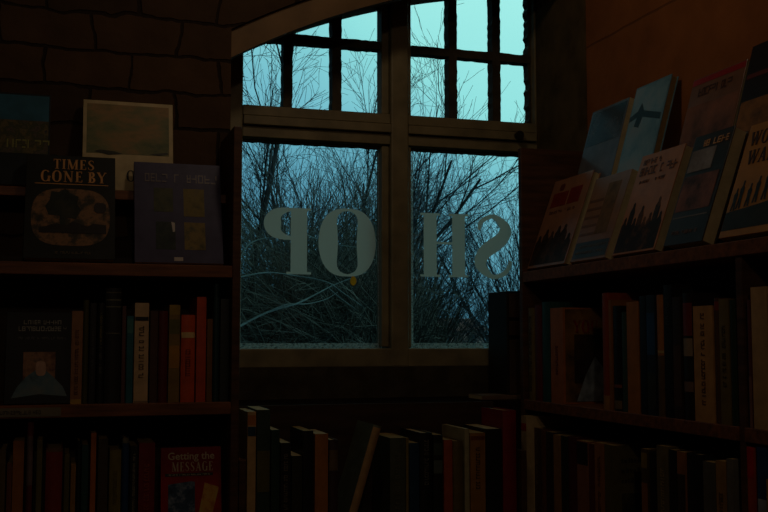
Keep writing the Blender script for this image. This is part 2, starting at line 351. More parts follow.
def glyph(mb, ch, ox, oz, h, y0, y1, TH=TH, TN=TN, slim=1.0):
    """a Roman capital, cap height h; returns its advance"""
    R = []
    def st(x0, z0, x1, z1, wd): R.append(([(x0, z0), (x1, z1)], [wd, wd]))
    def se(x, z, wd=0.34): st(x-wd/2, z, x+wd/2, z, TN)
    t = TN/2; W = 0.75
    def stem(x): st(x, 0, x, 1, TH); se(x, t); se(x, 1-t)
    if ch == 'I': W = 0.36; stem(0.18)
    elif ch == 'T': W = 0.72; st(0.36, 0, 0.36, 1, TH); se(0.36, t); st(0.02, 1-t, 0.70, 1-t, TN); st(0.04, 1, 0.04, 0.78, TN); st(0.68, 1, 0.68, 0.78, TN)
    elif ch == 'H': W = 0.88; stem(0.2); stem(0.70); st(0.2, 0.53, 0.70, 0.53, TN)
    elif ch == 'P': W = 0.70; stem(0.2); R.append(arcp(0.22, 0.76, 0.46, 0.24, 90, -90, TH*1.05, TN))
    elif ch == 'R': W = 0.80; stem(0.2); R.append(arcp(0.22, 0.75, 0.42, 0.25, 90, -90, TH, TN)); st(0.36, 0.5, 0.72, 0.02, TH); se(0.74, t, 0.16)
    elif ch == 'B': W = 0.72; stem(0.2); R.append(arcp(0.22, 0.76, 0.38, 0.24, 90, -90, TH, TN)); R.append(arcp(0.22, 0.26, 0.44, 0.26, 90, -90, TH, TN))
    elif ch == 'D': W = 0.82; stem(0.2); R.append(arcp(0.22, 0.5, 0.54, 0.5, 90, -90, TH, TN))
    elif ch == 'O': W = 0.88; R.append(arcp(0.42, 0.5, 0.41, 0.52, 0, 360, TH*1.1, TN, 40))
    elif ch == 'G': W = 0.86; R.append(arcp(0.42, 0.5, 0.41, 0.52, 45, 360, TH*1.1, TN, 36)); st(0.72, 0, 0.72, 0.44, TH*0.8); se(0.72, 0.44, 0.26)
    elif ch == 'C': W = 0.80; R.append(arcp(0.42, 0.5, 0.41, 0.52, 45, 315, TH*1.1, TN, 34))
    elif ch == 'E' or ch == 'L' or ch == 'F':
        W = 0.68; st(0.2, 0, 0.2, 1, TH); se(0.17, t, 0.30)
        if ch != 'F': st(0.1, t, 0.64, t, TN); st(0.62, 0, 0.62, 0.24, TN)
        if ch != 'L': st(0.1, 1-t, 0.60, 1-t, TN); st(0.58, 1, 0.58, 0.80, TN); st(0.2, 0.52, 0.48, 0.52, TN); st(0.47, 0.42, 0.47, 0.62, TN)
        else: se(0.2, 1-t)
    elif ch == 'N': W = 0.90; st(0.16, 0, 0.16, 1, TN*1.3); st(0.74, 0, 0.74, 1, TN*1.3); st(0.16, 0.97, 0.72, 0.03, TH); se(0.16, t, 0.24); se(0.12, 1-t, 0.24); se(0.74, 1-t, 0.24)
    elif ch == 'M': W = 1.10; st(0.16, 0, 0.16, 1, TN*1.4); st(0.92, 0, 0.92, 1, TH); st(0.2, 0.98, 0.54, 0.02, TH); st(0.54, 0.02, 0.88, 0.98, TN*1.2); se(0.16, t, 0.24); se(0.92, t, 0.32); se(0.13, 1-t, 0.22); se(0.95, 1-t, 0.22)
    elif ch == 'W': W = 1.16; st(0.10, 0.98, 0.38, 0.02, TH); st(0.38, 0.02, 0.60, 0.98, TN*1.2); st(0.58, 0.98, 0.82, 0.02, TH); st(0.82, 0.02, 1.06, 0.98, TN*1.2); se(0.12, 1-t, 0.28); se(0.58, 1-t, 0.28); se(1.05, 1-t, 0.22)
    elif ch == 'A': W = 0.90; st(0.14, 0.02, 0.42, 0.98, TN*1.2); st(0.42, 0.98, 0.72, 0.02, TH); st(0.22, 0.34, 0.60, 0.34, TN); se(0.13, t, 0.24); se(0.72, t, 0.30)
    elif ch == 'V': W = 0.86; st(0.12, 0.98, 0.42, 0.02, TH); st(0.42, 0.02, 0.72, 0.98, TN*1.2); se(0.12, 1-t, 0.28); se(0.73, 1-t, 0.22)
    elif ch == 'Y': W = 0.82; st(0.40, 0, 0.40, 0.5, TH); st(0.10, 0.98, 0.40, 0.46, TH); st(0.40, 0.46, 0.70, 0.98, TN*1.2); se(0.40, t); se(0.11, 1-t, 0.28); se(0.70, 1-t, 0.24)
    elif ch == 'U': W = 0.84; P = cat([(0.18, 1), (0.18, 0.34), (0.42, 0.03), (0.66, 0.34), (0.66, 1)]); R.append((P, [TH if p[0] < 0.3 else TN*1.3 for p in P])); se(0.18, 1-t); se(0.66, 1-t, 0.24)
    elif ch == 'S':
        W = 0.68
        P = cat([(0.575, 0.76, TN*0.7), (0.53, 0.90, TN), (0.33, 0.98, TN), (0.14, 0.80, TH*0.72), (0.20, 0.63, TH*0.85), (0.35, 0.51, TH*0.92),
                 (0.50, 0.385, TH*0.85), (0.55, 0.20, TH*0.72), (0.36, 0.02, TN), (0.14, 0.09, TN), (0.05, 0.27, TN*0.7)])
        R.append(([(p[0], p[1]) for p in P], [p[2] for p in P]))
    for pts, ws in R:
        m = MB(); ribbon(m, pts, ws, y0, y1)
        k = len(mb.v)
        mb.v += [(ox+x*h*slim, y, oz+z*h) for x, y, z in m.v]
        mb.f += [tuple(q+k for q in f) for f in m.f]
    return W*h*slim
def serif_text(txt, h, slim=1.0, gap=0.06, y0=-0.0006, y1=0.0004, th=TH, tn=TN):
    mb = MB(); x = 0
    for ch in txt:
        if ch == ' ': x += 0.34*h*slim
        else: x += glyph(mb, ch, x, 0, h, y0, y1, th, tn, slim)+gap*h
    mb.v = [(a-x/2+gap*h/2, b, c) for a, b, c in mb.v]
    return mb, x
# SHOP, read from outside: mirrored from here
lh = 0.190
def film(mb, step=0.0011):
    """the union of a glyph's strokes as one flat film"""
    quads = []
    for f in mb.f:
        P = [mb.v[q] for q in f]
        if len(P) == 4 and all(abs(p[1]) < 1e-9 for p in P): quads.append([(p[0], p[2]) for p in P])
    z0 = min(p[1] for q in quads for p in q); z1 = max(p[1] for q in quads for p in q)
    out_ = MB(); z = z0+step/2
    while z < z1:
        iv = []
        for q in quads:
            xs_ = []
            for a in range(4):
                (xa, za), (xb, zb) = q[a], q[(a+1) % 4]
                if (za <= z) != (zb <= z): xs_.append(xa+(xb-xa)*(z-za)/(zb-za))
            if len(xs_) >= 2: iv.append((min(xs_), max(xs_)))
        iv.sort(); cur = None
        for a, b in iv+[(9, 9)]:
            if cur is None: cur = [a, b]
            elif a <= cur[1]+1e-5: cur[1] = max(cur[1], b)
            else:
                k = len(out_.v); out_.v += [(cur[0], 0, z-step/2), (cur[1], 0, z-step/2), (cur[1], 0, z+step/2), (cur[0], 0, z+step/2)]
                out_.f.append((k, k+1, k+2, k+3)); cur = [a, b]
        z += step
    return out_
for ch, xc, wd in (('P', 0.617, 0.138), ('O', 0.7935, 0.172), ('H', 1.094, 0.152), ('S', 1.252, 0.124)):
    m = MB(); glyph(m, ch, 0, 0, lh, 0.0, 0.0012, 0.225 if ch in 'PH' else 0.25, 0.035 if ch != 'S' else 0.075)
    m = film(m)
    xa = min(v[0] for v in m.v); xb = max(v[0] for v in m.v); q_ = wd/(xb-xa)
    m.v = [(-(v[0]-(xa+xb)/2)*q_, v[1], v[2]) for v in m.v]
    m.f = [tuple(reversed(f)) for f in m.f]
    m.build('window_letter', VINYL, win, (xc, YG-0.0026, 1.487))
# yellow leaf stuck to the pane
lf = MB(); LP = [(0.0, -0.016), (0.006, -0.012), (0.010, -0.004), (0.008, 0.006), (0.003, 0.012), (-0.003, 0.012), (-0.008, 0.004), (-0.009, -0.006), (-0.005, -0.013)]
lf.prism(LP, 0, 0.0008)
lfo = lf.build('leaf', vinyl_mat('yellow_leaf', (0.98, 0.66, 0.08, 1), 1.0), None, (0.811, YG-0.0040, 1.472))
tag(lfo, 'small yellow leaf stuck to the window glass below the letter O', 'leaf')

# ------------------------------------------------------------------ bookcases
TL, TR_ = 1.4725, 1.480         # top display shelves
# left bookcase
lb = empty('bookcase', (-0.08, 2.55, 0)); tag(lb, 'dark wooden bookcase left of the window, against the stone wall', 'bookcase', 'wooden bookcases')
def part(o, root):
    o.parent = root; o.matrix_parent_inverse = Matrix.Translation(-Vector(root.location)); return o
LY0, LY1 = 2.44, 2.652
part(MB().box(0.383, 0.402, LY0, LY1, 0, 1.803).build('side_panel', WOOD, bevel=0.0015), lb)
part(MB().box(-0.60, -0.581, LY0, LY1, 0, 1.803).build('side_panel', WOOD, bevel=0.0015), lb)
for z in (TL, 1.157, 0.812, 0.46, 0.10):
    part(MB().box(-0.581, 0.383, LY0+0.001, LY1-0.008, z-0.028, z).build('shelf', WOODH, bevel=0.0015), lb)
part(MB().box(-0.581, 0.383, LY1-0.008, LY1, 0.1, 1.50).build('back_panel', BOARD), lb)
part(MB().box(-0.581, 0.383, 2.555, 2.644, 1.633, 1.655).build('riser_shelf', WOODH, bevel=0.0015), lb)
LAB = M('shelf_label_card', (120, 112, 92), 0.6, 0.3, 20)
lab = part(MB().box(-0.20, 0.008, LY0-0.0012, LY0+0.001, 1.1325, 1.152).build('shelf_label', LAB), lb)
INK = M('black_ink', (20, 18, 18), 0.6, 0.1)
def scrib(rng, x0, x1, z, h, y, mb, wmin=0.4, wmax=0.9):
    x = x0
    while x < x1:
        ww = h*rng.uniform(wmin, wmax)
        if rng.random() < 0.14: x += ww; continue
        sw, sh, e = ww*0.16, h*0.16, ww*0.78
        k = rng.random()
        if k < 0.75: mb.box(x, x+sw, y-0.0003, y+0.0003, z, z+h)
        if k > 0.45: mb.box(x+e-sw, x+e, y-0.0003, y+0.0003, z+(0 if k < 0.8 else h*0.45), z+h)
        for zz in (0, 0.42, 0.84):
            if rng.random() < 0.5: mb.box(x+(sw if k < 0.75 else 0), x+e-(sw if k > 0.45 else 0), y-0.0003, y+0.0003, z+h*zz, z+h*zz+sh)
        x += ww
m = MB(); scrib(rng, -0.17, -0.03, 1.138, 0.008, LY0-0.0013, m); part(m.build('label_writing', INK), lb)

# right bookcase
rb = empty('bookcase', (1.28, 1.6, 0)); tag(rb, 'dark wooden bookcase right of the window, along the brown block wall', 'bookcase', 'wooden bookcases')
RX0, RX1, RYE, RYN = 1.172, 1.380, 2.572, 0.72
for y0, y1, zt in ((2.552, RYE, 1.814), (1.620, 1.638, 1.452), (RYN, RYN+0.02, 1.814)):
    part(MB().box(RX0+(0.004 if zt < 1.5 else 0), RX1, y0, y1, 0, zt).build('side_panel', WOOD, bevel=0.0015), rb)
part(MB().box(RX0+0.001, RX1-0.008, RYN+0.02, 2.552, TR_-0.028, TR_).build('shelf', WOODH, bevel=0.0015), rb)
for z in (1.144, 0.79, 0.45, 0.10):
    for a, b in ((RYN+0.02, 1.620), (1.638, 2.552)):
        part(MB().box(RX0+0.001, RX1-0.008, a, b, z-0.026, z).build('shelf', WOODH, bevel=0.0015), rb)
part(MB().box(RX1-0.008, RX1, RYN, RYE, 0.1, 1.52).build('back_panel', BOARD), rb)
part(MB().box(1.279, 1.3715, RYN+0.02, 2.552, 1.631, 1.652).build('riser_shelf', WOODH, bevel=0.0015), rb)

# low bookcase under the window
ub = empty('low_bookcase', (0.78, 2.56, 0)); tag(ub, 'low open-topped wooden bookcase under the window between the tall ones', 'bookcase')
part(MB().box(0.409, 0.425, 2.472, 2.664, 0, 1.02).build('side_panel', WOOD, bevel=0.0015), ub)
part(MB().box(1.128, 1.142, 2.472, 2.664, 0, 1.02).build('side_panel', WOOD, bevel=0.0015), ub)
part(MB().box(0.425, 1.128, 2.652, 2.664, 0.05, 1.134).build('back_panel', BOARD), ub)
for z in (0.815, 0.45, 0.1):
    part(MB().box(0.425, 1.128, 2.472, 2.652, z-0.024, z).build('shelf', WOODH, bevel=0.0015), ub)

# dark box on the ledge
DB = M('dark_stained_box', (36, 28, 20), 0.6, 0.4, 9, 0.3, 0.1)
bx = empty('wooden_box', (1.245, 2.77, 1.136)); tag(bx, 'dark upright wooden box with grooved front on the ledge in the window corner', 'box')
part(MB().box(1.194, 1.350, 2.706, 2.84, 1.136, 1.437).build('body', DB, bevel=0.002), bx)
for z0, z1 in ((1.362, 1.430), (1.312, 1.352), (1.150, 1.300)):
    part(MB().box(1.200, 1.344, 2.700, 2.7062, z0, z1).build('front_slat', M('box_slat', (70, 48, 30), 0.6, 0.3, 9), bevel=0.0015), bx)

# ------------------------------------------------------------------ books
def cover_mesh(t, d, h, hard=True, convex=0.004):
    """spine on -Y at y=0, thickness along X centred, boards running back along +Y"""
    b = 0.0026 if hard else 0.0009
    b = min(b, t*0.22)
    mb = MB()
    # spine: curved plate
    k = 6; P = []
    for i in range(k+1):
        a = -1+2*i/k
        P.append((a*t/2, convex*(a*a)*(1 if hard else 0.35)))
    for i in range(k):
        x0, y0 = P[i]; x1, y1 = P[i+1]
        kk = len(mb.v)
        mb.v += [(x0, y0, 0), (x1, y1, 0), (x1, y1+b, 0), (x0, y0+b, 0), (x0, y0, h), (x1, y1, h), (x1, y1+b, h), (x0, y0+b, h)]
        mb.f += [(kk,kk+3,kk+2,kk+1), (kk+4,kk+5,kk+6,kk+7), (kk,kk+1,kk+5,kk+4), (kk+2,kk+3,kk+7,kk+6)]
    yb = convex if hard else convex*0.35
    mb.box(-t/2, -t/2+b, yb, d, 0, h); mb.box(t/2-b, t/2, yb, d, 0, h)
    return mb, b
def pages_mesh(t, d, h, b, hard, convex):
    o = 0.003 if hard else 0.0004
    i = b+0.0002
    return MB().box(-t/2+i, t/2-i, (convex if hard else 0.002)+b+0.0003, d-o, o if hard else 0.0002, h-o)

BOOKN = [0]
def book(name, t, d, h, col, loc, rotz=0.0, tilt=0.0, hard=True, rough=0.5, marks=None, bands=None, page=None, seed=0):
    r = random.Random(seed*77+13)
    cv = 0.0035 if hard else 0.0015
    root = empty(name, loc); root.rotation_euler = (Matrix.Rotation(rotz, 3, 'Z') @ Matrix.Rotation(tilt, 3, 'Y')).to_euler()
    cm = M('cover', col, rough, 0.22, 30, 0.4)
    mb, b = cover_mesh(t, d, h, hard, cv)
    mb.build('cover', cm, root)
    pages_mesh(t, d, h, b, hard, cv).build('pages', page or PAPER2, root)
    for z0, z1, c in (bands or []):
        q = MB(); k = 6
        for i in range(k):
            a0 = -1+2*i/k; a1 = -1+2*(i+1)/k; f_ = (1 if hard else 0.35)*cv; s_ = 0.96
            x0, x1 = a0*t/2*s_, a1*t/2*s_; y0, y1 = f_*a0*a0-0.0005, f_*a1*a1-0.0005
            kk = len(q.v)
            q.v += [(x0,y0,z0*h),(x1,y1,z0*h),(x1,y1,z1*h),(x0,y0,z1*h),(x0,y0+.0006,z0*h),(x1,y1+.0006,z0*h),(x1,y1+.0006,z1*h),(x0,y0+.0006,z1*h)]
            q.f += [(kk,kk+1,kk+2,kk+3),(kk+4,kk+7,kk+6,kk+5),(kk,kk+4,kk+5,kk+1),(kk+3,kk+2,kk+6,kk+7)]
        q.build('spine_band', M('band', c, 0.5, 0.25, 30), root)
    for z0, z1, c in (marks or []):
        # a line of worn lettering running down the spine
        q = MB(); lw = min(0.011, t*r.uniform(0.26, 0.40)); z = z0*h
        while z < z1*h:
            s_ = lw*r.uniform(0.4, 0.7)
            if r.random() > 0.15:
                q.box(-lw/2, lw/2, -0.0010, 0.0004, z, z+s_*0.22)
                if r.random() < 0.7: q.box(-lw/2, -lw/2+lw*0.22, -0.0010, 0.0004, z, z+s_*0.75)
                if r.random() < 0.5: q.box(lw/2-lw*0.22, lw/2, -0.0010, 0.0004, z, z+s_*0.75)
            z += s_
        q.build('spine_lettering', M('lettering', c, 0.5, 0.35, 260), root)
    BOOKN[0] += 1
    return root

G = dict(black=(26, 24, 26), cream=(196, 176, 132), tan=(170, 120, 66), olive=(84, 78, 40), teal=(28, 92, 104), dred=(104, 26, 20),
         orange=(214, 78, 28), ored=(196, 58, 24), brown=(84, 54, 32), dbrown=(56, 38, 26), navy=(30, 40, 66), dgreen=(34, 52, 44), ochre=(146, 104, 40),
         grey=(116, 112, 108), blue=(34, 70, 110), pink=(150, 92, 92), yel=(176, 140, 60), maroon=(84, 22, 32), white=(206, 202, 188), gold=(176, 134, 64))
AX = 'row'
def row(axis, plane, base, items, where, group, seed, depth=(0.13, 0.17), near=None):
    """items: (px0, px1, top_py, short look, colour, opts)"""
    names = [it[3] for it in items]
    for i, it in enumerate(items):
        p0, p1, py, s, c, o = it
        o = dict(o)
        set_ = o.pop('set', 0.0)
        pl = plane+set_
        if axis == 'Y':
            a, z = onY((p0+p1)/2, py, pl); x0 = onY(p0, py, pl)[0]; x1 = onY(p1, py, pl)[0]
            t = x1-x0; pos = ((x0+x1)/2, pl, base+0.0003); rz = 0
        else:
            a, z = onX((p0+p1)/2, py, pl); y0 = onX(p0, py, pl)[0]; y1 = onX(p1, py, pl)[0]
            t = y0-y1; pos = (pl, (y0+y1)/2, base+0.0003); rz = rad(-90)
        h = z-base
        r = random.Random(seed*100+i)
        d = o.pop('d', r.uniform(*depth))
        o.setdefault('hard', r.random() < 0.5)
        nl = o.pop('label', None)
        b = book('book', max(0.004, t-0.0009), d, h, G[c] if isinstance(c, str) else c, pos, rz, seed=seed*100+i, **o)
        lt = names[i-1] if i else None; rt = names[i+1] if i+1 < len(names) else None
        if nl: lab = nl
        elif lt and rt: lab = f'{s} book between the {lt} and {rt} ones, {where}'
        elif rt: lab = f'{s} book beside the {rt} one at the near end, {where}' if False else f'{s} book at the left end of the {where}'
        else: lab = f'{s} book at the right end of the {where}'
        tag(b, lab, 'book', group)

# ---- left bookcase, middle shelf
row('Y', LY0+0.022, 1.157, [
  (72, 83.5, 311, 'tan lettered', (150, 104, 66), dict(marks=[(0.1, 0.8, (90, 40, 20))], bands=[(0.0, 0.05, (190, 150, 60))], hard=False)),
  (83.5, 89.5, 300, 'slim olive', (70, 68, 30), dict()),
  (90.5, 97, 303, 'slim black', 'black', dict(marks=[(0.2, 0.75, (110, 110, 110))])),
  (97.8, 105.5, 303, 'yellow-titled', (24, 24, 24), dict(marks=[(0.55, 0.9, (150, 140, 70)), (0.3, 0.5, (120, 120, 110))])),
  (106, 122, 288, 'tallest black', (32, 30, 28), dict(bands=[(0.955, 0.965, (110, 110, 90)), (0.89, 0.90, (110, 110, 90)), (0.83, 0.84, (110, 110, 90)), (0.60, 0.61, (90, 90, 70))], hard=True)),
  (122.4, 126.6, 306, 'thin pinkish-brown', (92, 60, 58), dict(hard=False)),
  (127, 134, 316, 'slim teal', (22, 96, 112), dict(hard=False, bands=[(0.8, 0.97, (60, 120, 120))])),
  (135, 149.4, 303, 'cream crossed', (205, 172, 130), dict(hard=False, bands=[(0.82, 0.86, (26, 26, 30)), (0.0, 0.02, (150, 120, 90))], marks=[(0.25, 0.75, (60, 46, 40))])),
  (150.5, 158.5, 311, 'dark brown', (74, 44, 30), dict()),
  (159, 168.5, 311, 'dark red', (96, 24, 18), dict()),
  (169.3, 180.6, 305, 'mottled yellow', (138, 108, 48), dict(hard=False, bands=[(0.35, 0.58, (176, 122, 30)), (0.9, 1.0, (160, 130, 40)), (0.7, 0.85, (100, 96, 40))])),
  (181.5, 195.6, 315, 'thick orange', (208, 84, 40), dict(marks=[(0.3, 0.62, (120, 30, 16))], bands=[(0.735, 0.80, (226, 190, 130))], rough=0.4)),
  (197, 206.8, 297, 'tall orange-red', (198, 74, 36), dict(hard=False)),
  (207.3, 213, 319, 'short ochre', (120, 80, 34), dict(hard=False)),
  (214, 220, 284, 'tall dark-teal', (26, 56, 60), dict()),
  (220.8, 229.6, 299, 'dark slate', (40, 46, 48), dict(hard=False)),
], 'left bookcase middle shelf', 'books upright on the left bookcase', 1)

# ---- left bookcase, lower shelf
row('Y', LY0+0.024, 0.812, [
  (-8, -0.5, 446, 'brown cloth', (90, 60, 36), {}),
  (0, 6.2, 449, 'dull olive', (96, 80, 40), dict(hard=False)),
  (7, 12.4, 463, 'short russet', (110, 60, 36), dict(hard=False)),
  (13.2, 24.6, 441, 'wide tan', (160, 100, 44), dict()),
  (27.5, 34.0, 422, 'tall maroon', (104, 40, 44), dict(bands=[(0.55, 0.9, (120, 100, 100))])),
  (37, 43, 440, 'slim olive-green', (104, 96, 50), dict()),
  (46, 63, 448, 'wide brick-red', (132, 38, 26), dict(bands=[(0.965, 1.0, (110, 84, 56))])),
  (64.5, 70, 454, 'thin moss-green', (92, 86, 40), dict(hard=False)),
  (70.8, 76.2, 464, 'short yellow-ochre', (150, 110, 40), dict(hard=False)),
  (77, 81.6, 441, 'thin black-green', (26, 36, 34), dict()),
  (82, 89, 445, 'dark teal', (24, 66, 66), dict(marks=[(0.2, 0.6, (70, 110, 100))])),
  (91, 96.8, 433, 'tall amber', (184, 104, 36), dict()),
  (98.5, 108.5, 439, 'drab brown', (70, 58, 40), dict()),
  (109.6, 121.8, 450, 'wide khaki', (120, 110, 48), dict(marks=[(0.5, 0.8, (90, 80, 36))])),
  (122.4, 129.5, 438, 'slim blue', (26, 62, 104), dict(bands=[(0.955, 1.0, (130, 130, 110))])),
  (130.5, 138.2, 446, 'white-lettered black', (24, 22, 24), dict(marks=[(0.35, 0.92, (170, 165, 140))])),
  (139, 155.5, 443, 'thick crimson', (120, 24, 22), dict(marks=[(0.3, 0.8, (160, 70, 40))])),
], 'left bookcase lower shelf', 'books upright on the left bookcase', 2)

# ---- low bookcase under the window
UP = 2.480
row('Y', UP, 0.815, [
  (247.6, 256.4, 412, 'blue-banded cream', (196, 160, 110), dict(d=0.14, hard=False, bands=[(0.82, 0.89, (30, 60, 80)), (0.9, 0.975, (180, 110, 50))], page=PAPER)),
  (257.2, 270.6, 410, 'mottled dark-green', (44, 62, 52), dict(d=0.15, page=PAPER, hard=False, bands=[(0.4, 0.7, (92, 88, 40))])),
  (271.4, 280, 430, 'bottle-green', (24, 56, 46), dict(d=0.12, page=PAPER)),
  (280.8, 291.2, 443, 'white-titled black', (24, 22, 24), dict(d=0.13, marks=[(0.35, 0.9, (130, 120, 100))], page=PAPER)),
  (292, 302.6, 456, 'short dark-olive', (42, 42, 28), dict(d=0.12, page=PAPER, hard=False)),
  (303.4, 313.6, 431, 'tall plain-black', (20, 20, 22), dict(d=0.15)),
  (315, 328.4, 434, 'wide amber-tan', (176, 112, 50), dict(d=0.14, hard=False, page=PAPER)),
  (329.4, 338.6, 440, 'plum-brown', (66, 44, 44), dict(d=0.12, bands=[(0.70, 0.9, (110, 90, 60))], page=PAPER)),
  (390, 405.5, 438, 'grey-green', (78, 84, 66), dict(d=0.15, marks=[(0.3, 0.85, (110, 110, 90))])),
  (406, 408.9, 438, 'thin yellow', (130, 116, 50), dict(d=0.14, hard=False)),
  (409.4, 419.4, 443, 'blue-and-orange', (26, 60, 88), dict(d=0.13, hard=False, bands=[(0.0, 0.15, (30, 90, 100))])),
  (420.4, 432.6, 433, 'wide gilt-titled', (22, 22, 24), dict(d=0.165, marks=[(0.5, 0.92, (120, 116, 104))], page=PAPER, hard=True)),
  (433.4, 442.8, 435, 'label-spined', (26, 28, 28), dict(d=0.16, bands=[(0.62, 0.75, (84, 96, 88)), (0.8, 0.92, (60, 72, 64))])),
  (444, 452.6, 440, 'bright vermilion', (176, 82, 52), dict(d=0.13, hard=False)),
  (453.4, 463.6, 441, 'olive-brown', (108, 90, 44), dict(d=0.13)),
  (464.6, 469.4, 429, 'thin cream-spined', (170, 160, 124), dict(d=0.165, hard=False, page=PAPER)),
  (470.2, 485.4, 433, 'old-gold', (160, 112, 48), dict(d=0.14, marks=[(0.45, 0.85, (70, 46, 26))], bands=[(0.93, 0.97, (120, 60, 30))])),
  (486.4, 501.6, 429, 'broad black', (26, 22, 24), dict(d=0.16, page=PAPER)),
  (503, 516.6, 410.5, 'tallest deep-red', (132, 20, 32), dict(d=0.145, hard=True)),
], 'low bookcase under the window', 'books on the low bookcase', 3)
# leaning book
x0, z0 = onY(357, 512, UP); x1, z1 = onY(378, 437, UP)
an = math.atan2(x1-x0, z1-z0)
t_ = 0.021; hh = 0.285
ct = (x1-math.sin(an)*hh, z1-math.cos(an)*hh)
lk = book('book', t_, 0.15, hh, (96, 104, 86), (0, 0, 0), 0, an, hard=True, seed=991, bands=[(0.02, 0.98, (176, 140, 92))], page=PAPER)
lk.location = (x1-math.sin(an)*hh, UP, 0.815+abs(math.sin(an))*t_/2+0.0005)
# keep the top where measured
lk.location.x = x1-math.sin(an)*hh
tag(lk, 'book leaning to the right with cream spine, low bookcase under the window', 'book', 'books on the low bookcase')
for k_, (u0, u1, v0, v1) in enumerate(((0.02, 0.11, 0.76, 0.83), (0.02, 0.10, 0.64, 0.69), (0.03, 0.11, 0.55, 0.58))):
    MB().box(-t_/2-0.0006, -t_/2+0.0003, u0, u1, v0*hh, v1*hh).build('cover_lettering', M('faded_print', (96, 106, 92), 0.5, 0.3, 40), lk)
# a small book lying on the ledge behind
sbk = book('book', 0.012, 0.10, 0.15, (120, 96, 76), (0, 0, 0), 0, 0, hard=False, seed=992, page=PAPER)
sbk.rotation_euler = (0, rad(90), 0); sbk.location = (1.00, 2.69, 1.142+0.0002)
sbk.location.x = onY(482, 397, 2.69)[0]; 
tag(sbk, 'small pale book lying flat on the ledge behind the red book', 'book')

# ---- right bookcase, middle shelf
RP = RX0+0.004
row('X', RP, 1.144, [
  (527, 533, 308, 'ochre striped', (120, 100, 46), dict(marks=[(0.1, 0.9, (70, 50, 26))], d=0.14)),
  (533.6, 540, 305, 'slim dark-red', (100, 24, 26), dict(d=0.14)),
  (540.6, 548.2, 302, 'slim teal-green', (36, 78, 76), dict(d=0.14)),
  (550, 562.6, 308, 'picture-covered orange', (176, 104, 52), dict(d=0.165, hard=False, marks=[(0.3, 0.6, (110, 40, 20))], label='orange-spined book with pictured cover turned outward, right bookcase middle shelf')),
  (600.5, 607.5, 293, 'tall rust', (150, 62, 34), dict(d=0.14, bands=[(0.0, 0.12, (170, 120, 70))])),
  (608, 610.8, 300, 'thin ginger', (150, 96, 40), dict(hard=False)),
  (611.4, 619.6, 306, 'ink-black', (22, 20, 20), dict(bands=[(0.22, 0.25, (140, 80, 60)), (0.02, 0.1, (120, 100, 70))])),
  (620, 625.6, 312, 'thin grey-teal', (54, 76, 68), dict()),
  (626, 637.8, 302, 'wide amber', (172, 108, 40), dict(hard=False)),
  (639, 645, 296, 'slim navy', (30, 38, 48), dict()),
  (645.5, 654.2, 295, 'blue-topped', (34, 44, 60), dict(bands=[(0.5, 0.85, (34, 74, 116)), (0.05, 0.35, (52, 56, 50))])),
  (654.8, 661.8, 295, 'slim orange-tan', (172, 112, 56), dict(bands=[(0.52, 0.54, (190, 170, 120)), (0.0, 0.5, (96, 76, 50))])),
  (662.6, 671, 285, 'tallest jet-black', (22, 22, 24), dict(marks=[(0.7, 0.9, (70, 80, 80))])),
  (671.6, 679.6, 297, 'brown-black', (50, 36, 30), dict(bands=[(0.1, 0.6, (76, 52, 36))])),
  (680.6, 690.4, 293, 'patchwork', (36, 30, 28), dict(bands=[(0.66, 0.92, (120, 48, 50)), (0.5, 0.64, (150, 130, 110)), (0.22, 0.3, (120, 96, 84)), (0.32, 0.48, (40, 44, 40))])),
  (692.4, 711.6, 306, 'thick cream', (192, 142, 84), dict(hard=False, marks=[(0.15, 0.92, (100, 66, 34))], d=0.15)),
  (712.4, 717.4, 298, 'slim umber', (86, 56, 36), dict(bands=[(0.9, 0.97, (140, 60, 50))])),
  (718, 727.6, 299, 'mustard-green', (116, 98, 48), dict(marks=[(0.3, 0.8, (80, 64, 30))])),
  (728, 733.8, 300, 'slim forest-green', (34, 50, 34), dict()),
], 'right bookcase middle shelf', 'books upright on the right bookcase', 4, (0.12, 0.15))
row('X', RP, 1.144, [
  (746.4, 749.6, 300, 'narrow wine-red', (96, 44, 40), dict(bands=[(0.0, 0.4, (130, 90, 80))])),
  (750, 766, 287, 'thick ivory', (190, 152, 104), dict(hard=False, d=0.15)),
  (767, 778, 290, 'thick buff', (180, 140, 96), dict(hard=False)),
  (779, 792, 296, 'brown bound', (90, 60, 40), dict()),
], 'upper row of near bay', 'books upright on the right bookcase', 5, (0.12, 0.15))
